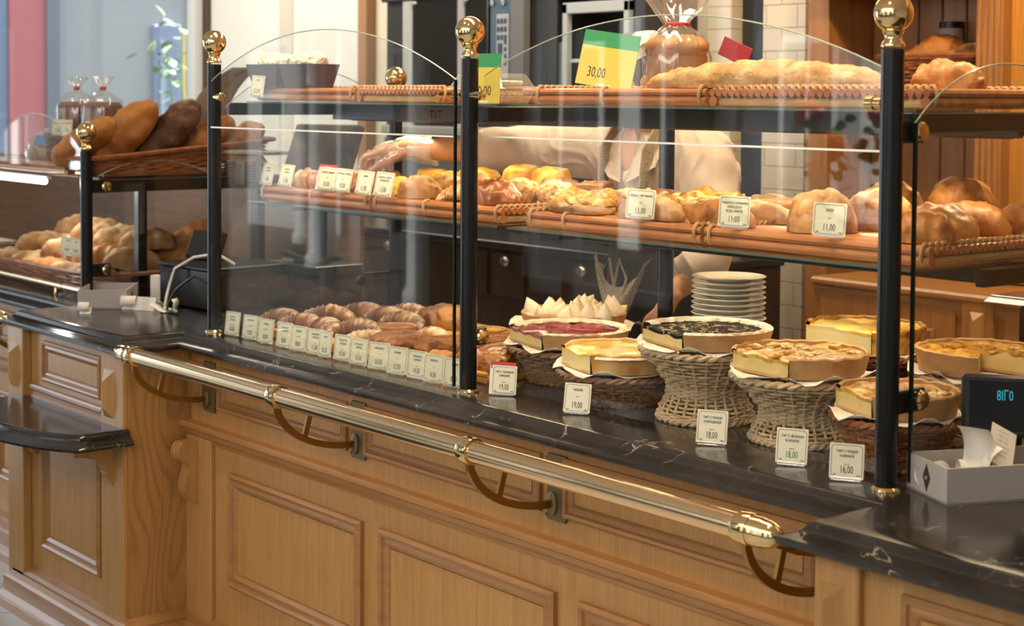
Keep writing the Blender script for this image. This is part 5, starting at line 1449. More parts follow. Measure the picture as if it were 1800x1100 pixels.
for k, (x, y, z, rz) in enumerate(LB):
    s = k % 4
    if s not in src:
        b = MB(); v, f = loaf_mesh(.215, .098, .076, 70 + s, .06, p=2.8, slash=((-.25, .004, .10), (.25, .004, .10)) if s % 2 else ()); b.add(v, f)
        o = b.build('bread_loaf', (crust_ciab, crust_wheat, crust_ciab, crust_floury)[s] if s != 3 else crust_ciab, None, 60); src[s] = o
    else:
        o = src[s].copy(); COL.objects.link(o)
    o.location = (x, y, z); o.rotation_euler = (random.gauss(0, .08), random.gauss(0, .08), rz + .35)
    lay = 0 if k < 4 or k in (22, 23) else 1 if k < 8 or k in (24, 25) else 2 if k < 11 else 3 if k < 18 or k == 21 or 26 <= k <= 29 else 4
    tag(o, 'floury brown loaf in the low bread basket, ' + desc[lay], 'bread', 'floury loaves ' + desc[lay])
pastry('bread_loaf', 'long brown loaf sticking up steeply from the low bread pile', 'bread', loaf_mesh(.27, .085, .075, 81, .05, rnd=True), crust_wheat, (-1.02, .47, .15), .75, ry=-.42)
t = thing('pane_rail', 'pale brass rod along the front of the low bread basket', 'rail', (0, 0, 0))
MB().tube([(-2.0, .012, .030), (-.885, .012, .030)], .010, 16).build('rod', steel_brass, t)
MB().tube([(-1.09, .012, .030), (-1.085, .012, .030)], .0115, 16).build('joint', brass, t)
for x in (-1.7, -1.15): MB().lathe([(.008, 0), (.005, .004), (.005, .03)], 12, (x, .012, 0)).build('foot', brass, t)
t = thing('wooden_partition', 'brown wooden board along the back of the bread display', 'partition', (0, 0, 0))
MB().box((-1.95, .722, .205), (3.30, .018, .41), .002).build('board', brown_board, t)

vs = []; fs = []
for i in range(13):
    u = i / 12
    for j in range(9):
        w = (j / 8 - .5) * (.11 + .03 * sin(pi * u)); z = .30 * u + .05 * sin(u * 3) * (1 if j > 4 else .6)
        vs.append((w + .16 * u * u, .03 * sin(u * 2.5) + .12 * w * (1 - u), z))
for i in range(12):
    for j in range(8): fs.append((i * 9 + j, i * 9 + j + 1, (i + 1) * 9 + j + 1, (i + 1) * 9 + j))
o = MB().add(vs, fs).build('paper_sheet', flat('grey_brown_paper', (.24, .17, .13), .7), None, 60, (-1.00, .50, .49), (0, 0, .9)); m_ = o.modifiers.new('t', 'SOLIDIFY'); m_.thickness = .001
tag(o, 'bent grey-brown paper sheet sticking up behind the first tall post', 'paper')
# ------------------------------------------------------------------ things on the register counter
def open_box(b, L, W, h, th=.004):
    b.box((0, 0, th / 2), (L, W, th)); 
    for s in (-1, 1):
        b.box((s * (L / 2 - th / 2), 0, h / 2), (th, W, h)); b.box((0, s * (W / 2 - th / 2), h / 2), (L - 2 * th, th, h))
t = thing('receipt_box', 'small grey cardboard box beside the short post', 'box', (-.755, .022, 0), radians(53.6))
b = MB(); open_box(b, .155, .215, .062); b.build('box_body', grey_card, t); MB().box((0, 0, .0055), (.145, .205, .003)).build('lining', grey_card_in, t)
MB().prism([(0, .010), (.018, .031), (0, .054), (-.018, .031)], .0776, .0781, 0, T=RT((0, .0, 0))).build('diamond_emblem', ink, t)
def receipt(name, label, loc, rz, path, w=.057, lines=6, parent=None, seed=0):
    """paper strip following a curled path (along, up)"""
    vs = []; fs = []
    for a, z in path: vs += [(-w / 2, a, z), (w / 2, a, z)]
    for k in range(len(path) - 1): fs.append((2 * k, 2 * k + 1, 2 * k + 3, 2 * k + 2))
    t = thing(name, label, 'receipt', loc, rz)
    o = MB().add(vs, fs).build('paper_strip', white_paper, t, 80)
    s = o.modifiers.new('thickness', 'SOLIDIFY'); s.thickness = .0003
    return t
def curl(r0, turns, n=40, r1=None, start=0):
    P = []
    for k in range(n + 1):
        u = k / n; a = start + turns * 2 * pi * u; r = r0 + ((r1 or r0 * .6) - r0) * u
        P.append((r * sin(a), r0 - r * cos(a)))
    return P
receipt('receipt_curl', 'small curled receipt at the corner of the projecting worktop', (-.585, -.140, .001), .85, curl(.021, .95), .036)
receipt('receipt_curl', 'rolled receipt beside the grey box, next to the printed slip', (-.600, .020, .001), .85, curl(.025, .9), .05)
t = thing('receipt_slip', 'printed receipt slip standing between the grey box and the cable', 'receipt', (-.545, .045, .0), .50)
b = MB(); b.box((0, .004, .024), (.072, .0006, .044), 0, T=Matrix.Rotation(-.25, 4, 'X')); b.build('slip', white_paper, t)
b = MB()
for k in range(5):
    v, f = text_mesh(('ИТОГО 45,00', 'ХЛЕБ 12,00', 'ПЕЧЕНЬЕ 13,50', 'ТОРТ 19,50', 'СПАСИБО')[k], .0052, 'CENTER', .9)
    b.add([(x, -.0008, .036 - k * .0075 + y) for x, y, _ in v], f, 0, False, T=Matrix.Rotation(-.25, 4, 'X') @ Matrix.Translation((0, .004, 0)))
b.build('print', flat('grey_print', (.25, .25, .27), .7), t)
receipt('receipt_curl', 'white receipt tail curling towards the black box', (-.475, .088, .001), -.9, [(-.05, .026), (-.035, .02), (-.02, .009), (0, .002), (.02, .004), (.032, .016), (.034, .034), (.028, .044)], .045)
t = thing('carton', 'white and red printed carton leaning on the black box', 'carton', (-.715, .195, 0), .35)
MB().box((0, 0, .045), (.075, .03, .09), .001).build('carton_body', white_paper, t); MB().box((.030, -.0155, .045), (.014, .001, .088)).build('red_band', flat('bright_red', (.7, .02, .04), .5), t)
t = thing('register_box', 'black metal box on the register counter, next to the first tall post', 'electronics', (-.535, .33, 0), .08)
MB().box((0, 0, .070), (.315, .30, .128), .006).build('case', dark_plastic, t); MB().box((0, -.005, .137), (.318, .305, .010), .003).build('lid', dark_plastic, t)
for sx in (-1, 1):
    for sy in (-1, 1): MB().lathe([(.012, 0), (.012, .007)], 12, (sx * .13, sy * .12, 0)).build('foot', black_metal, t)
t = thing('scale_display', 'tilted black display standing on the black metal box', 'display', (-.632, .30, .143), .5)
MB().box((0, 0, .055), (.13, .026, .10), .006, T=Matrix.Rotation(-.55, 4, 'X')).build('panel', dark_plastic, t)
MB().box((0, .03, .008), (.09, .08, .014), .003).build('base', dark_plastic, t); MB().box((0, .03, .03), (.03, .02, .05), .003).build('neck', dark_plastic, t)
o = MB().tube([(-.43, .10, .008), (-.51, .10, .010), (-.545, .125, .04), (-.56, .145, .08), (-.545, .155, .130), (-.50, .20, .168), (-.44, .25, .182), (-.41, .30, .1465)], .0048, 10).build('cable', flat('white_cable', (.62, .60, .56), .5)); tag(o, 'white cable arching over the black metal box', 'cable')
o = MB().tube([(-.40, .09, .005), (-.465, .085, .006), (-.492, .105, .03), (-.488, .125, .065), (-.455, .15, .098), (-.41, .155, .118), (-.365, .17, .10), (-.35, .24, .02)], .0038, 10).build('cable', dark_plastic); tag(o, 'black cable looping in front of the black metal box', 'cable')
t = thing('cash_drawer', 'dark steel-topped cash drawer behind the arched end pane', 'electronics', (-.41, .60, 0), .06)
MB().box((0, 0, .066), (.29, .19, .132), .004).build('case', flat('dark_brown_case', (.022, .017, .014), .3), t); MB().box((0, 0, .1345), (.295, .195, .005), .001).build('top_plate', steel, t)
t = thing('card_terminal', 'dark card terminal tilted on the cash drawer', 'electronics', (-.40, .555, .138), .3)
MB().box((0, 0, .022), (.16, .075, .022), .006, T=Matrix.Rotation(.2, 4, 'Y')).build('body', dark_plastic, t); MB().box((.05, 0, .028), (.04, .06, .008), .002, T=Matrix.Rotation(.2, 4, 'Y')).build('keys', steel, t); MB().box((-.045, 0, .008), (.05, .06, .016), .002).build('cradle', steel, t)
t = thing('vented_printer', 'grey vented machine head on a stand behind the arched end pane', 'electronics', (-.775, .56, 0), .22)
MB().box((0, .03, .006), (.16, .14, .012), .003).build('base', dark_plastic, t); MB().box((0, .045, .19), (.045, .035, .37), .004).build('pole', dark_plastic, t)
MB().box((0, 0, .425), (.17, .075, .11), .022).build('head', grey_plastic, t)
for k in range(9):
    for s in (-1, 1): MB().box((s * .052, -.0375, .385 + k * .0095), (.056, .008, .0045), .0015).build('vent_slat', flat('dark_vent', (.03, .03, .035), .5) if k == 0 and s == -1 else bpy.data.materials['dark_vent'], t)
MB().box((0, -.040, .420), (.040, .006, .075), .002).build('badge', steel, t); MB().box((.02, .02, .495), (.23, .12, .012), .003).build('cover', flat('grey_cover', (.30, .30, .31), .4), t)
t = thing('till_screen', 'dark tilted till screen seen from behind, left of the reaching hand', 'monitor', (-.46, .635, .137), .30)
MB().box((0, .03, .13), (.05, .02, .26), .004).build('stand', dark_plastic, t); MB().box((0, .02, .006), (.14, .08, .012), .003).build('foot', dark_plastic, t)
MB().box((0, 0, .0), (.30, .022, .26), .008, T=RT((0, .03, .34), rx=-.42)).build('screen_back', flat('purple_grey_casing', (.075, .065, .068), .45), t)
# near end
t = thing('receipt_box', 'grey cardboard box with a black diamond emblem, full of receipts', 'box', (2.570, .140, 0), radians(65.8))
b = MB(); open_box(b, .26, .14, .064); b.build('box_body', grey_card, t); MB().box((0, 0, .0055), (.25, .13, .003)).build('lining', grey_card_in, t)
b = MB(); b.prism([(.0, .008), (.013, .034), (.0, .058), (-.013, .034)], -.1308, -.1303, 0); b.build('diamond_emblem', ink, t)
v, f = text_mesh('ВТ', .008, 'CENTER', .8); MB().add([(-.1312, -x, .030 + y) for x, y, _ in v], f, 0, False).build('emblem_text', white_paper, t)
rng = random.Random(9)
for k, (u, w_, rz, cr, lab) in enumerate(((-.055, -.01, .2, .036, 'large curled receipt on top of the grey box with the diamond'), (-.10, .03, 1.6, .024, 'receipt curled up in the corner of the box with the diamond'), (.02, .0, 2.6, .03, 'printed receipt leaning across the box with the diamond'), (-.015, .035, .9, .024, 'tight receipt roll at the rear side of the box with the diamond'), (-.03, -.03, 2.2, .022, 'small receipt roll low inside the box with the diamond'))):
    c, s = cos(radians(65.8)), sin(radians(65.8))
    receipt('receipt_curl', lab, (2.570 + u * c - w_ * s, .140 + u * s + w_ * c, .010 if k else .03), rz, curl(cr, .55 if k in (0, 2) else .85, r1=cr * 1.5 if k in (0, 2) else None, start=-.6), .058)
t = thing('receipt_slip', 'flat printed receipt standing up out of the box with the diamond', 'receipt', (2.590, .13, .05), 1.15)
MB().box((0, 0, .04), (.056, .0005, .075), 0, T=RT((0, 0, 0), rx=-.5, ry=.5)).build('slip', white_paper, t)
b = MB()
for k in range(6):
    v, f = text_mesh(('БУЛОЧНАЯ', 'ХЛЕБ 12,00', 'ТАРТ 19,00', 'КРУАССАН 8,00', 'ИТОГО 39,00', 'СПАСИБО')[k], .0055, 'CENTER', .8)
    b.add([(x, -.0006, .066 - k * .009 + y) for x, y, _ in v], f, 0, False, T=RT((0, 0, 0), rx=-.5, ry=.5))
b.build('print', flat('pale_grey_print', (.32, .32, .34), .7), t)
t = thing('customer_display', 'black customer display with cyan characters behind the receipt box', 'display', (2.560, .240, 0), .67)
MB().box((0, 0, 0), (.21, .030, .112), .006, T=RT((0, 0, .140), rx=-.18)).build('panel', dark_plastic, t)
MB().box((0, -.0155, 0), (.185, .001, .088), 0, T=RT((0, 0, .140), rx=-.18)).build('screen', flat('display_window', (.010, .012, .014), .15), t)
v, f = text_mesh('8IГ0', .026, 'CENTER', .62); MB().add([(x - .030, -.0165, y + .010) for x, y, _ in v], f, 0, False, T=RT((0, 0, .140), rx=-.18)).build('digits', flat('cyan_digits', (.0, .1, .12), .5, emit=(.02, .55, .65), es=.55), t)
MB().tube([(-.0, .115, .01), (-.0, .115, .10), (0, .06, .135), (0, .01, .14)], .012, 14).build('pole', black_metal, t); MB().box((0, .125, .008), (.10, .07, .014), .004).build('base', dark_plastic, t)
# ------------------------------------------------------------------ behind the counter
# oven and cold cabinet on the back wall
ov = thing('oven', 'dark bronze oven with glass doors on the back wall', 'oven', (0, 2.1, 0))
YF = 0.0
MB().box((-1.57, .15, .52), (1.178, .29, 2.9), .004).build('body', oven_frame, ov)
MB().box((-1.60, -.012, 1.20), (1.12, .03, .13), .004).build('top_bar', flat('dark_red_brown_bar', (.045, .03, .026), .4), ov)
MB().box((-1.955, -.010, .86), (.075, .02, .64), .002).build('slim_strip', flat('pale_metal', (.55, .54, .52), .4), ov)
MB().box((-1.548, -.010, .86), (.045, .02, .64), .002).build('slim_strip', flat('pale_metal_strip', (.50, .49, .47), .4), ov)
for x, w in ((-1.75, .35), (-1.44, .16)):
    d = MB().box((x, -.008, .88), (w, .016, .56), .004).build('door', oven_dark, ov)
    b = MB(); 
    for zz in (1.12,): b.lathe([(.014, 0), (.016, .006), (.010, .016), (0, .018)], 16, T=RT((x - w * .42, -.016, zz), rx=pi / 2))
    b.build('hinge', steel, d)
cp = MB().box((-1.265, -.010, .93), (.14, .02, .46), .003).build('control_panel', flat('blue_grey_panel', (.09, .15, .20), .5), ov)
MB().box((-1.245, -.022, .91), (.085, .006, .28), .003).build('key_plate', flat('pale_key_plate', (.50, .52, .54), .5), cp)
b = MB()
for i in range(3):
    for j in range(3):
        for hh in (0,): b.box((-1.27 + i * .024, -.027, 1.02 - j * .035), (.016, .004, .022), .002)
b.box((-1.258, -.027, .90), (.030, .004, .050), .002)
for k in range(4): b.box((-1.222, -.027, .93 - k * .03), (.014, .004, .018), .002)
b.build('keys', flat('dark_blue_keys', (.05, .07, .10), .4), cp)
b = MB()
for dx in (-.045, .03): b.lathe([(.014, 0), (.014, .008), (0, .010)], 16, T=RT((-1.27 + dx, -.021, 1.10), rx=pi / 2))
b.build('knob', steel, cp)
MB().box((-1.13, -.02, 1.05), (.09, .04, 1.8), .003).build('side_column', flat('grey_steel_column', (.20, .19, .185), .4), ov)
MB().box((-1.72, -.014, .538), (.86, .04, .042), .006).build('handle_bar', flat('grey_steel_bar', (.42, .39, .36), .35), ov)
MB().box((-1.72, -.006, .40), (.86, .012, .20), .003).build('lower_panel', flat('lower_panel_grey', (.16, .15, .15), .4), ov)
MB().box((-1.73, -.012, .63), (.82, .012, .085), .002).build('name_plate', flat('dark_plate', (.05, .045, .042), .4), ov)
fr = thing('cold_cabinet', 'dark cold cabinet with a pale inner frame and shelf beside the oven', 'cabinet', (0, 2.1, 0))
b = MB(); b.box((-.95, .15, .52), (.06, .29, 2.9), .003); b.box((-.42, .15, .52), (.06, .29, 2.9), .003); b.box((-.685, .28, .52), (.50, .03, 2.9)); b.box((-.685, .15, -.35), (.50, .29, 1.2)); b.box((-.685, .15, 1.5), (.50, .29, .8)); b.build('body', oven_frame, fr)
b = MB(); b.box((-.86, .01, .78), (.03, .03, .60), .003); b.box((-.49, .01, .78), (.03, .03, .60), .003); b.box((-.675, .01, 1.06), (.40, .03, .045), .003); b.build('inner_frame', flat('pale_inner_frame', (.52, .55, .55), .4), fr)
MB().box((-.675, .13, .845), (.40, .22, .014), .002).build('shelf', white_metal, fr)
pastry('bread_loaf', 'round loaf on the shelf of the cold cabinet', 'bread', loaf_mesh(.20, .12, .10, 91, .05), crust_wheat, (-.60, 2.22, .853), .3)
bc = thing('back_counter', 'dark work counter with round knobs below the oven', 'counter', (0, 0, 0))
MB().box((-1.2, 1.88, -.43), (3.1, .40, 1.06), .004).build('carcass', flat('dark_brown_carcass', (.040, .026, .018), .4), bc)
MB().box((-1.2, 1.87, .115), (3.12, .44, .03), .004).build('counter_top', flat('dark_counter_top', (.03, .027, .026), .25), bc)
for x in (-.93, -.70, -1.5, -.25):
    d = MB().box((x, 1.676, .00), (.20, .014, .17), .003).build('drawer', flat('drawer_front', (.05, .033, .022), .4) if x == -.93 else bpy.data.materials['drawer_front'], bc)
    MB().lathe([(.016, 0), (.022, .010), (.016, .022), (0, .024)], 20, T=RT((x, 1.668, .055), rx=pi / 2)).build('knob', steel, d)
def vessel(name, label, loc, prof, mat, handle=None):
    t = thing(name, label, 'vessel', loc); MB().lathe(prof, 32).build('body', mat, t)
    if handle: MB().tube([(handle[0] + handle[2] * sin(a), 0, handle[1] + handle[2] * 1.2 * cos(a)) for a in [pi * k / 10 for k in range(11)]], .006, 8).build('handle', mat, t)
    return t
vessel('milk_jug', 'steel milk jug on the dark work counter behind the apron', (.07, 1.78, .13), [(.04, 0), (.045, .01), (.038, .06), (.032, .09), (.040, .12), (.037, .12), (.029, .09), (.034, .06), (0, .01)], steel, (.036, .06, .03))
vessel('glass_bowl', 'steel bowl on the dark work counter right of the milk jug', (.23, 1.80, .13), [(.05, 0), (.06, .01), (.075, .05), (.078, .085), (.075, .085), (.070, .05), (0, .015)], steel)
vessel('tray_round', 'low round dark bowl on the work counter left of the milk jug', (-.12, 1.80, .13), [(.06, 0), (.10, .02), (.13, .035), (.125, .037), (.09, .024), (0, .008)], dark_plastic)

# shelving niche of warm oak
nic = thing('oak_shelving', 'warm oak shelving niche with a fluted pilaster on the back wall', 'shelving', (0, 0, 0))
MB().box((.445, 2.275, .52), (.095, .25, 2.96), .003).build('stile', oak_warm, nic)
b = MB(); b.box((1.15, 2.275, 1.055), (.10, .25, 1.89), .003)
for k in range(4): b.box((1.115 + k * .023, 2.148, 1.055), (.014, .010, 1.89), .004)
b.build('fluted_pilaster', oak_warm, nic)
MB().box((1.75, 2.30, 1.055), (1.10, .20, 1.89)).build('golden_panel', oak_golden, nic)
b = MB(); b.box((.795, 2.26, 1.10), (.61, .28, .045), .004); b.box((.795, 2.10, 1.075), (.63, .05, .05), .008); b.build('top_shelf', oak_warm, nic)
MB().box((.795, 2.27, .725), (.61, .25, .03), .003).build('shelf', oak_warm, nic)
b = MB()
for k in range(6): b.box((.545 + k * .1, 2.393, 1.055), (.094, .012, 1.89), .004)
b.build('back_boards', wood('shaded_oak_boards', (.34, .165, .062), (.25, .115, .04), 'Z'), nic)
t = wicker_tray('natural wicker basket on the oak shelf, holding dark loaves', (.88, 2.265, .741), 0, .34, .18, .10, wick_brown)
for k, (x, z, L, mat, lab) in enumerate(((.82, .81, .20, crust_wheat, 'brown loaf at the left of the shelf basket, behind the nearest brass ball'), (.93, .80, .22, crust_ciab, 'floury dark loaf in the middle of the shelf basket'), (1.02, .815, .16, crust_dark, 'dark loaf at the right of the shelf basket'), (.90, .845, .18, crust_wheat, 'rounded loaf lying on top in the shelf basket'))):
    pastry('bread_loaf', lab, 'bread', loaf_mesh(L, .11, .085, 95 + k, .06), mat, (x, 2.25, z - .015), .3 * k - .3)
t = thing('jam_jar', 'small round jar behind the shelf basket', 'jar', (.86, 2.35, .741)); MB().lathe([(.035, 0), (.04, .01), (.04, .19), (.036, .2)], 24).build('glass_body', flat('jar_red_white', (.45, .30, .30), .3), t); MB().lathe([(.04, .198), (.04, .22), (0, .222)], 24).build('lid', black_metal, t)
t = thing('wall_socket', 'white wall socket in the oak niche', 'socket', (1.03, 2.386, .33)); MB().box((0, -.006, 0), (.12, .012, .075), .006).build('plate', white_metal, t)
b = MB(); b.lathe([(.022, 0), (.022, .002), (.018, -.002), (0, -.002)], 20, T=RT((0, -.013, 0), rx=pi / 2)); b.build('outlet', flat('grey_outlet', (.5, .5, .5), .5), t)
lc = thing('low_cabinet', 'low oak cabinet with framed doors against the back wall', 'cabinet', (0, 0, 0))
MB().box((1.55, 2.14, -.44), (1.78, .46, 1.04)).build('carcass', oak_warm, lc)
MB().box((1.55, 2.13, .090), (1.80, .50, .026), .008).build('top', oak_warm, lc); cornice(lc, [(.66, 1.91), (2.44, 1.91)], .077, 'cornice', .5)
b = MB(); b.box((1.31, 1.90, -.44), (.11, .03, 1.04), .003); b.build('pilaster', oak_warm, lc); block(lc, 1.285, 1.335, -.10, .05, 1.885)
for x0, x1 in ((.68, 1.22), (1.40, 2.40)):
    d = MB().box(((x0 + x1) / 2, 1.905, -.42), (x1 - x0, .014, .96), .002).build('door', oak_warm, lc)
    MB().frame(x0 + .07, x1 - .07, -.85, -.02, 1.898, MOLD).build('molding', oak_warm, d)
t = thing('baking_tray', 'steel tray with a pastry on the low oak cabinet', 'tray', (1.53, 1.98, .1035))
MB().box((0, 0, .004), (.34, .20, .006), .002).build('base', steel, t)
b = MB(); b.frame(-.17, .17, -.10, .10, 0, [(0, 0), (-.012, .014), (-.014, .014), (-.002, 0)], T=Matrix.Rotation(pi / 2, 4, 'X') @ Matrix.Identity(4)); b.build('rim', steel, t)
pastry('tray_pastry', 'flat golden pastry on the steel tray on the low oak cabinet', 'pastry', bun_mesh(.075, .03, 99, .05), egg_top, (1.55, 1.97, .111), 0)

# ------------------------------------------------------------------ the person reaching over the middle shelf
def limb(pts, radii, side=None, seg=20, sub=6):
    """closed tapering limb through the joints; radii round or (side, depth); the ends are rounded"""
    P = [Vector(p) for p in pts]; R = [(r, r) if not isinstance(r, tuple) else r for r in radii]
    Q = []; S = []
    n = len(P)
    for i in range(n - 1):
        p0, p1, p2, p3 = P[max(i - 1, 0)], P[i], P[i + 1], P[min(i + 2, n - 1)]
        for k in range(sub):
            t = k / sub
            Q.append(.5 * ((2 * p1) + (p2 - p0) * t + (2 * p0 - 5 * p1 + 4 * p2 - p3) * t * t + (3 * p1 - p0 - 3 * p2 + p3) * t ** 3))
            e = t * t * (3 - 2 * t); S.append((R[i][0] * (1 - e) + R[i + 1][0] * e, R[i][1] * (1 - e) + R[i + 1][1] * e))
    Q.append(P[-1]); S.append(R[-1])
    t0 = (Q[0] - Q[1]).normalized(); t1 = (Q[-1] - Q[-2]).normalized(); pre = []; post_ = []
    for k in range(1, 6):
        a = pi / 2 * k / 5.2
        r0 = min(S[0]); pre.insert(0, (Q[0] + t0 * (r0 * sin(a)), (S[0][0] * cos(a), S[0][1] * cos(a))))
        r1 = min(S[-1]); post_.append((Q[-1] + t1 * (r1 * sin(a)), (S[-1][0] * cos(a), S[-1][1] * cos(a))))
    Q = [p for p, _ in pre] + Q + [p for p, _ in post_]; S = [r for _, r in pre] + S + [r for _, r in post_]
    vs = []; fs = []; up = Vector(side) if side else None
    for i in range(len(Q)):
        t = (Q[min(i + 1, len(Q) - 1)] - Q[max(i - 1, 0)]).normalized()
        if up is None: up = Vector((1, 0, 0)) if abs(t.x) < .8 else Vector((0, 1, 0))
        a = (up - t * up.dot(t)).normalized(); b = t.cross(a)
        if not side: up = a
        for j in range(seg):
            q = 2 * pi * j / seg; vs.append(tuple(Q[i] + a * (S[i][0] * cos(q)) + b * (S[i][1] * sin(q))))
    for i in range(len(Q) - 1):
        for j in range(seg): fs.append((i * seg + j, i * seg + (j + 1) % seg, (i + 1) * seg + (j + 1) % seg, (i + 1) * seg + j))
    fs.append(tuple(range(seg))[::-1]); fs.append(tuple((len(Q) - 1) * seg + j for j in range(seg)))
    return vs, fs
def ellipsoid(c, r, T=None, seg=24, rings=16, fn=None):
    vs = []; fs = []
    for i in range(rings + 1):
        p = -pi / 2 + pi * i / rings
        for j in range(seg):
            a = 2 * pi * j / seg; q = Vector((r[0] * cos(p) * cos(a), r[1] * cos(p) * sin(a), r[2] * sin(p)))
            if fn: q = fn(q)
            vs.append(tuple(Vector(c) + q))
    for i in range(rings):
        for j in range(seg): fs.append((i * seg + j, i * seg + (j + 1) % seg, (i + 1) * seg + (j + 1) % seg, (i + 1) * seg + j))
    return vs, fs
def fuse(name, pieces, mat, parent, voxel, smooth=6, disp=None, extra=()):
    """one continuous skin over all the pieces"""
    b = MB()
    for v, f in pieces: b.add(v, f)
    me = bpy.data.meshes.new(name); me.from_pydata(b.v, [], b.f); o = bpy.data.objects.new(name, me); COL.objects.link(o)
    bm = bmesh.new(); bm.from_mesh(me); bmesh.ops.recalc_face_normals(bm, faces=bm.faces); bm.to_mesh(me); bm.free()
    r = o.modifiers.new('r', 'REMESH'); r.mode = 'VOXEL'; r.voxel_size = voxel
    s = o.modifiers.new('s', 'SMOOTH'); s.factor = .5; s.iterations = smooth
    dg = bpy.context.evaluated_depsgraph_get(); dg.update()
    n = bpy.data.meshes.new_from_object(o.evaluated_get(dg))
    if disp:
        nr = [v.normal.copy() for v in n.vertices]
        for v, k in zip(n.vertices, nr): v.co += k * disp(v.co)
    bpy.data.objects.remove(o); bpy.data.meshes.remove(me)
    n.name = name; n.materials.clear(); n.materials.append(mat)
    n.polygons.foreach_set('use_smooth', [True] * len(n.polygons))
    o = bpy.data.objects.new(name, n); COL.objects.link(o); o.parent = parent
    return o
skin_mat = noisy('skin', [(.3, (.60, .32, .19)), (.7, (.66, .37, .23))], 8, .45, .05, 120)
blouse = noisy('pale_blouse_cloth', [(.3, (.58, .48, .41)), (.7, (.65, .55, .48))], 6, .8, .2, 300, sheen=.2)
apron_m = noisy('beige_apron_mesh', [(.4, (.30, .24, .17)), (.6, (.44, .37, .28))], 220, .8, .3, 300, detail=1)
hair_m = noisy('brown_hair', [(.3, (.05, .025, .012)), (.7, (.11, .055, .028))], 18, .45, .6, 60, stretch=(6, 6, 1))
pers = thing('person', 'person in a pale blouse and apron reaching over the shelf with a gloved hand', 'person', (.93, .95, -H))
def W(p): return (p[0] - .93, p[1] - .95, p[2] + H)
SH = (.70, .83, .545); EL = (.512, .650, .540); WR = (.400, .470, .543)
SH2 = (1.095, .92, .525); EL2 = (1.185, .85, .29); WR2 = (1.17, .72, .175)
X_ = (1, 0, 0)
body = [limb([W(p) for p in ((.93, .99, -.06), (.93, .97, .20), (.935, .93, .38), (.935, .895, .49), (.93, .88, .55))], [(.165, .12), (.135, .10), (.155, .105), (.150, .095), (.09, .07)], X_),
        limb([W(p) for p in ((.93, .885, .50), (.92, .86, .60), (.90, .815, .69))], [.062, .056, .056]),
        limb([W(p) for p in ((.90, .89, .49), (.79, .87, .545), SH, EL, WR)], [.085, .078, .066, .045, .031]),
        limb([W(p) for p in ((.97, .90, .49), (1.03, .91, .535), SH2, EL2, WR2)], [.085, .078, .064, .045, .029]),
        limb([W(p) for p in ((.845, 1.0, -.04), (.84, .99, -.47), (.84, 1.03, -.88))], [.088, .056, .040]),
        limb([W(p) for p in ((1.015, 1.0, -.04), (1.03, .99, -.47), (1.03, 1.03, -.88))], [.088, .056, .040]),
        limb([W(p) for p in ((.84, 1.04, -.92), (.84, .93, -.935))], [.034, .028]), limb([W(p) for p in ((1.03, 1.04, -.92), (1.03, .93, -.935))], [.034, .028])]
# head, leaning forward, looking down to the hand
hc = Vector((.935, .80, .745)); HR = Euler((.45, 0, -.35)).to_matrix()
def headpt(x, y, z): return tuple(Vector(W(hc + HR @ Vector((x, y, z)))))
hv, hf = ellipsoid((0, 0, 0), (.074, .096, .116), fn=lambda q: Vector((q.x * (1 - .22 * max(0, -q.z / .116)), q.y * (1 - .10 * max(0, -q.z / .116)), q.z)))
body.append(([headpt(*v) for v in hv], hf))
for c, r in (((0, -.098, -.012), (.012, .020, .026)), ((0, -.103, -.030), (.015, .014, .011)), ((0, -.086, -.062), (.024, .012, .007)), ((0, -.085, -.071), (.021, .012, .007)), ((0, -.072, -.100), (.026, .020, .016)),
             ((-.076, .0, -.01), (.010, .018, .028)), ((.076, .0, -.01), (.010, .018, .028)), ((-.034, -.082, .022), (.026, .014, .007)), ((.034, -.082, .022), (.026, .014, .007))):
    v, f = ellipsoid(c, r, seg=14, rings=8); body.append(([headpt(*p) for p in v], f))
# the reaching hand: palm, four curled fingers, thumb
PALM = [(.40, .470, .543), (.355, .448, .545), (.305, .430, .540), (.262, .420, .528)]
body.append(limb([W(p) for p in PALM], [(.028, .022), (.030, .023), (.040, .017), (.038, .014)], (0, 1, 0)))
def finger(root, d1, d2, d3, r):
    p0 = Vector(root); p1 = p0 + Vector(d1); p2 = p1 + Vector(d2); p3 = p2 + Vector(d3)
    mid_ = p0 - Vector(d1) * .6
    return limb([W(mid_), W(p0), W(p1), W(p2), W(p3)], [r * 1.05, r, r * .95, r * .88, r * .72], None, 14, 4)
FING = [((.262, .392, .527), (-.036, -.014, -.012), (-.012, -.006, -.028), (.004, .000, -.022), .0088),
        ((.255, .412, .529), (-.042, -.006, -.014), (-.013, -.002, -.031), (.004, .002, -.024), .0090),
        ((.257, .433, .527), (-.040, .004, -.014), (-.012, .002, -.030), (.005, .002, -.022), .0087),
        ((.266, .452, .522), (-.030, .010, -.014), (-.008, .004, -.024), (.005, .001, -.018), .0078)]
for fg in FING: body.append(finger(*fg))
body.append(limb([W(p) for p in ((.345, .420, .530), (.318, .392, .508), (.288, .378, .487), (.262, .376, .472))], [.016, .0135, .0105, .008]))
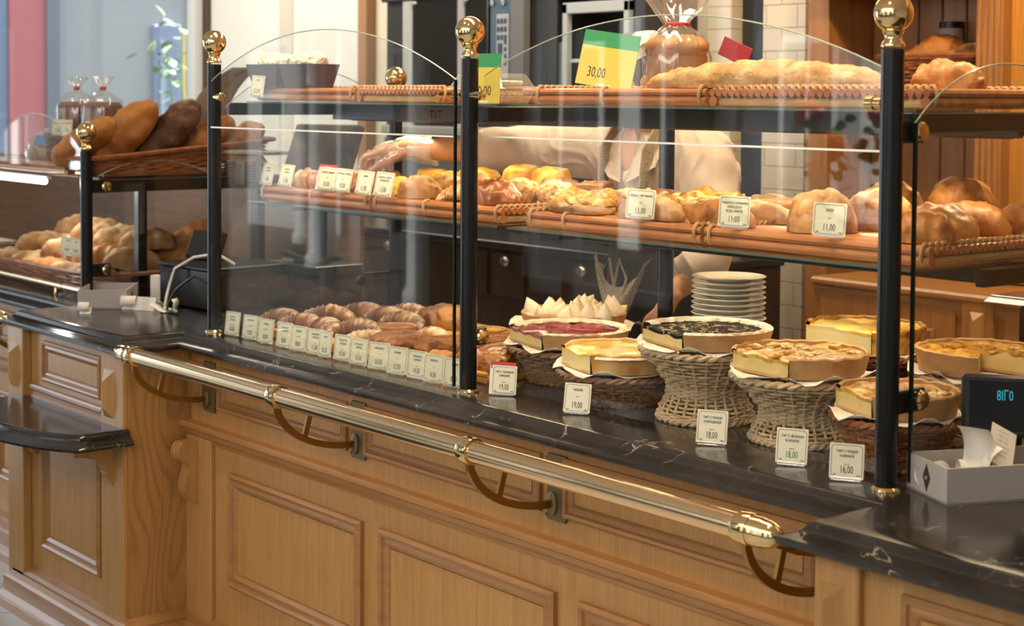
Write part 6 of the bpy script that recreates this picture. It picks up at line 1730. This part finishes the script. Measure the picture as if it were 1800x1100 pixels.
# the other hand rests low, behind the plates
body.append(limb([W(p) for p in ((1.18, .72, .175), (1.165, .70, .135), (1.155, .69, .095))], [(.026, .020), (.034, .015), (.034, .013)], X_))
for k in range(4):
    x = 1.128 + k * .018
    body.append(finger((x, .69 - .003 * k, .093), (0, -.006, -.032), (.002, -.002, -.022), (.003, .006, -.016), .0080))
body.append(limb([W(p) for p in ((1.145, .70, .13), (1.118, .685, .105), (1.108, .678, .075))], [.013, .011, .008]))
bo = fuse('body', body, skin_mat, pers, .0042, 5)
for sx in (-.032, .032):
    v, f = ellipsoid((sx, -.0875, .004), (.014, .007, .008), seg=16, rings=10); MB().add([headpt(*p) for p in v], f).build('eye', flat('eye_white', (.75, .72, .68), .2), pers)
    v, f = ellipsoid((sx, -.0940, .002), (.006, .003, .006), seg=12, rings=8); MB().add([headpt(*p) for p in v], f).build('iris', flat('brown_iris', (.05, .025, .012), .2), pers)
v, f = ellipsoid((0, -.090, -.066), (.022, .009, .009), seg=16, rings=8); MB().add([headpt(*p) for p in v], f).build('lips', flat('lip', (.45, .14, .11), .4), pers)
hv, hf = ellipsoid((0, .016, .012), (.082, .100, .118)); hv2 = [(x, y if not (y < -.03 and z < .05) else -.03 + (y + .03) * .2, z) for x, y, z in hv]
bun_ = ellipsoid((0, .12, -.02), (.045, .04, .045))
hb = MB(); hb.add([headpt(*p) for p in hv2], hf); hb.add([headpt(*p) for p in bun_[0]], bun_[1]); hb.build('hair', hair_m, pers)
# pleated cap
cv = []; cf = []
for i in range(9):
    for j in range(60):
        a = 2 * pi * j / 60; u = i / 8
        r = (.092 if u < .45 else .100) * (cos((max(0, u - .45)) / .55 * pi / 2) ** .6 if u > .45 else 1); z = .060 + .066 * u
        r *= 1 + (.02 * (1 if j % 2 else -1) if .1 < u < .75 else 0)
        cv.append(headpt(r * cos(a) * .86, .01 + r * sin(a) * 1.06, z))
for i in range(8):
    for j in range(60): cf.append((i * 60 + j, i * 60 + (j + 1) % 60, (i + 1) * 60 + (j + 1) % 60, (i + 1) * 60 + j))
MB().add(cv, cf).build('cap', flat('white_cap_cloth', (.74, .72, .70), .8), pers, 30)
# blouse with folds: torso and sleeves to the elbow
cloth = [limb([W(p) for p in ((.93, .985, -.02), (.93, .965, .20), (.935, .925, .38), (.935, .892, .49), (.93, .885, .535))], [(.195, .145), (.160, .122), (.178, .128), (.172, .115), (.10, .085)], X_),
         limb([W(p) for p in ((.90, .89, .485), (.79, .87, .535), SH, EL, (.478, .596, .541))], [.10, .096, .088, .070, .058]),
         limb([W(p) for p in ((.97, .90, .485), (1.03, .91, .525), SH2, EL2, (1.18, .79, .238))], [.10, .096, .088, .066, .056])]
def folds(co):
    w = co.x * 62 + co.z * 30 + 7 * noise.noise(co * 7)
    return .010 * (1 - abs(sin(w))) ** 2 * max(0, .35 + noise.noise(co * 6)) + .006 * noise.noise(co * 14) - .002
fuse('blouse', cloth, blouse, pers, .006, 6, folds)
# open collar
b = MB()
for s in (-1, 1):
    P = [(.925 + s * .040, .800, .600), (.925 + s * .095, .845, .590), (.935 + s * .105, .775, .505), (.935 + s * .055, .752, .475), (.930 + s * .012, .762, .460)]
    vs = [W(p) for p in P] + [W((p[0], p[1] + .006, p[2])) for p in P]; n = len(P)
    b.add(vs, [tuple(range(n)), tuple(range(2 * n - 1, n - 1, -1))] + [(k, (k + 1) % n, n + (k + 1) % n, n + k) for k in range(n)], 0, False)
b.build('collar', blouse, pers)
v, f = ellipsoid((.928, .792, .545), (.034, .016, .068)); MB().add([W(p) for p in v], f).build('open_neck', skin_mat, pers)
# apron: two straps, bib and skirt
b = MB()
for s in (-1, 1):
    x = .935 + s * .088
    b.tube([W((x + s * .01, .93, .635)), W((x, .83, .630)), W((x, .770, .55)), W((x - s * .004, .762, .45)), W((x - s * .01, .775, .33))], .01, flat=(.006, .040))
b.build('apron_strap', apron_m, pers)
vs = []; fs = []
for i in range(13):
    for j in range(19):
        u = j / 18; a = -1.25 + 2.5 * u; z = .36 - 1.05 * i / 12; w = .19 + .06 * i / 12
        vs.append(W((.935 + (w + .004 * sin(a * 14)) * sin(a), .94 - (w * .70 + .006 * sin(a * 14)) * cos(a), z)))
for i in range(12):
    for j in range(18): fs.append((i * 19 + j, i * 19 + j + 1, (i + 1) * 19 + j + 1, (i + 1) * 19 + j))
o = MB().add(vs, fs).build('apron', flat('dark_brown_apron', (.030, .020, .015), .8), pers, 60); m_ = o.modifiers.new('t', 'SOLIDIFY'); m_.thickness = .002
tro = [limb([W(p) for p in ((.93, .99, .02), (.93, .99, -.10))], [(.18, .13), (.18, .13)], X_)] + [limb([W(p) for p in ((x0, 1.0, -.06), (x, .99, -.47), (x, 1.03, -.86))], [.105, .078, .066]) for x0, x in ((.845, .84), (1.015, 1.03))]
fuse('trousers', tro, flat('dark_trousers', (.02, .02, .025), .8), pers, .010, 5)
for x in (.84, 1.03):
    v, f = ellipsoid((x, .99, -.925), (.045, .115, .035)); MB().add([W(p) for p in v], f).build('shoe', black_paint, pers, 60)
b = MB(); vs = []; fs = []
for i in range(9):
    for j in range(15):
        u = j / 14 * 2 - 1; t_ = i / 8
        vs.append(W((.93 + .115 * u * (1 - .25 * t_), .742 - .02 * sin(pi * t_) + .03 * u * u, .17 - .14 * t_ * (1 - .75 * abs(u)) + .09 * u * u)))
for i in range(8):
    for j in range(14): fs.append((i * 15 + j, i * 15 + j + 1, (i + 1) * 15 + j + 1, (i + 1) * 15 + j))
b.add(vs, fs)
for s in (-1, 1): b.tube([W((.93 + .03 * s, .735, .14)), W((.93 + .055 * s, .730, .20)), W((.93 + .02 * s, .735, .25)), W((.93, .735, .17))], .004, 6)
b.build('apron_bow', apron_m, pers, 60)
# crinkled thin glove over the reaching hand, with a loose cuff
gl = [limb([W(p) for p in PALM], [(.042, .036), (.043, .035), (.050, .026), (.047, .022)], (0, 1, 0))]
for root, d1, d2, d3, r in FING:
    gl.append(finger(root, d1, d2, tuple(a * 1.25 for a in d3), r + .0045))
gl.append(limb([W(p) for p in ((.345, .420, .530), (.318, .392, .508), (.288, .378, .487), (.255, .376, .468))], [.021, .018, .015, .012]))
go = fuse('glove', gl, frost, pers, .0042, 3, lambda c: .0022 * noise.noise(c * 60) + .003 * sin(c.x * 160 + 8 * noise.noise(c * 20)) * .6)
vs = []; fs = []; ax = (Vector(WR) - Vector((.305, .430, .540))).normalized(); a1 = ax.cross(Vector((0, 0, 1))).normalized(); a2 = ax.cross(a1)
for i in range(8):
    u = i / 7
    for j in range(40):
        a = 2 * pi * j / 40; r = .038 + .009 * u + .004 * sin(a * 7) * u + .003 * sin(a * 3 + 1)
        p = Vector((.365, .452, .543)) + ax * (.085 * u + .010 * sin(a * 4) * u) + a1 * (r * cos(a)) - a2 * (r * sin(a)) * (1 if sin(a) < 0 else .85)
        vs.append(W(p))
for i in range(7):
    for j in range(40): fs.append((i * 40 + j, i * 40 + (j + 1) % 40, (i + 1) * 40 + (j + 1) % 40, (i + 1) * 40 + j))
MB().add(vs, fs).build('glove_cuff', frost, pers, 70)

# ------------------------------------------------------------------ set everything on the floor level of the shop
bpy.context.view_layer.update()
for o in list(SC.objects):
    if o.parent is None and o.type not in ('CAMERA', 'LIGHT'):
        o.location.z += H
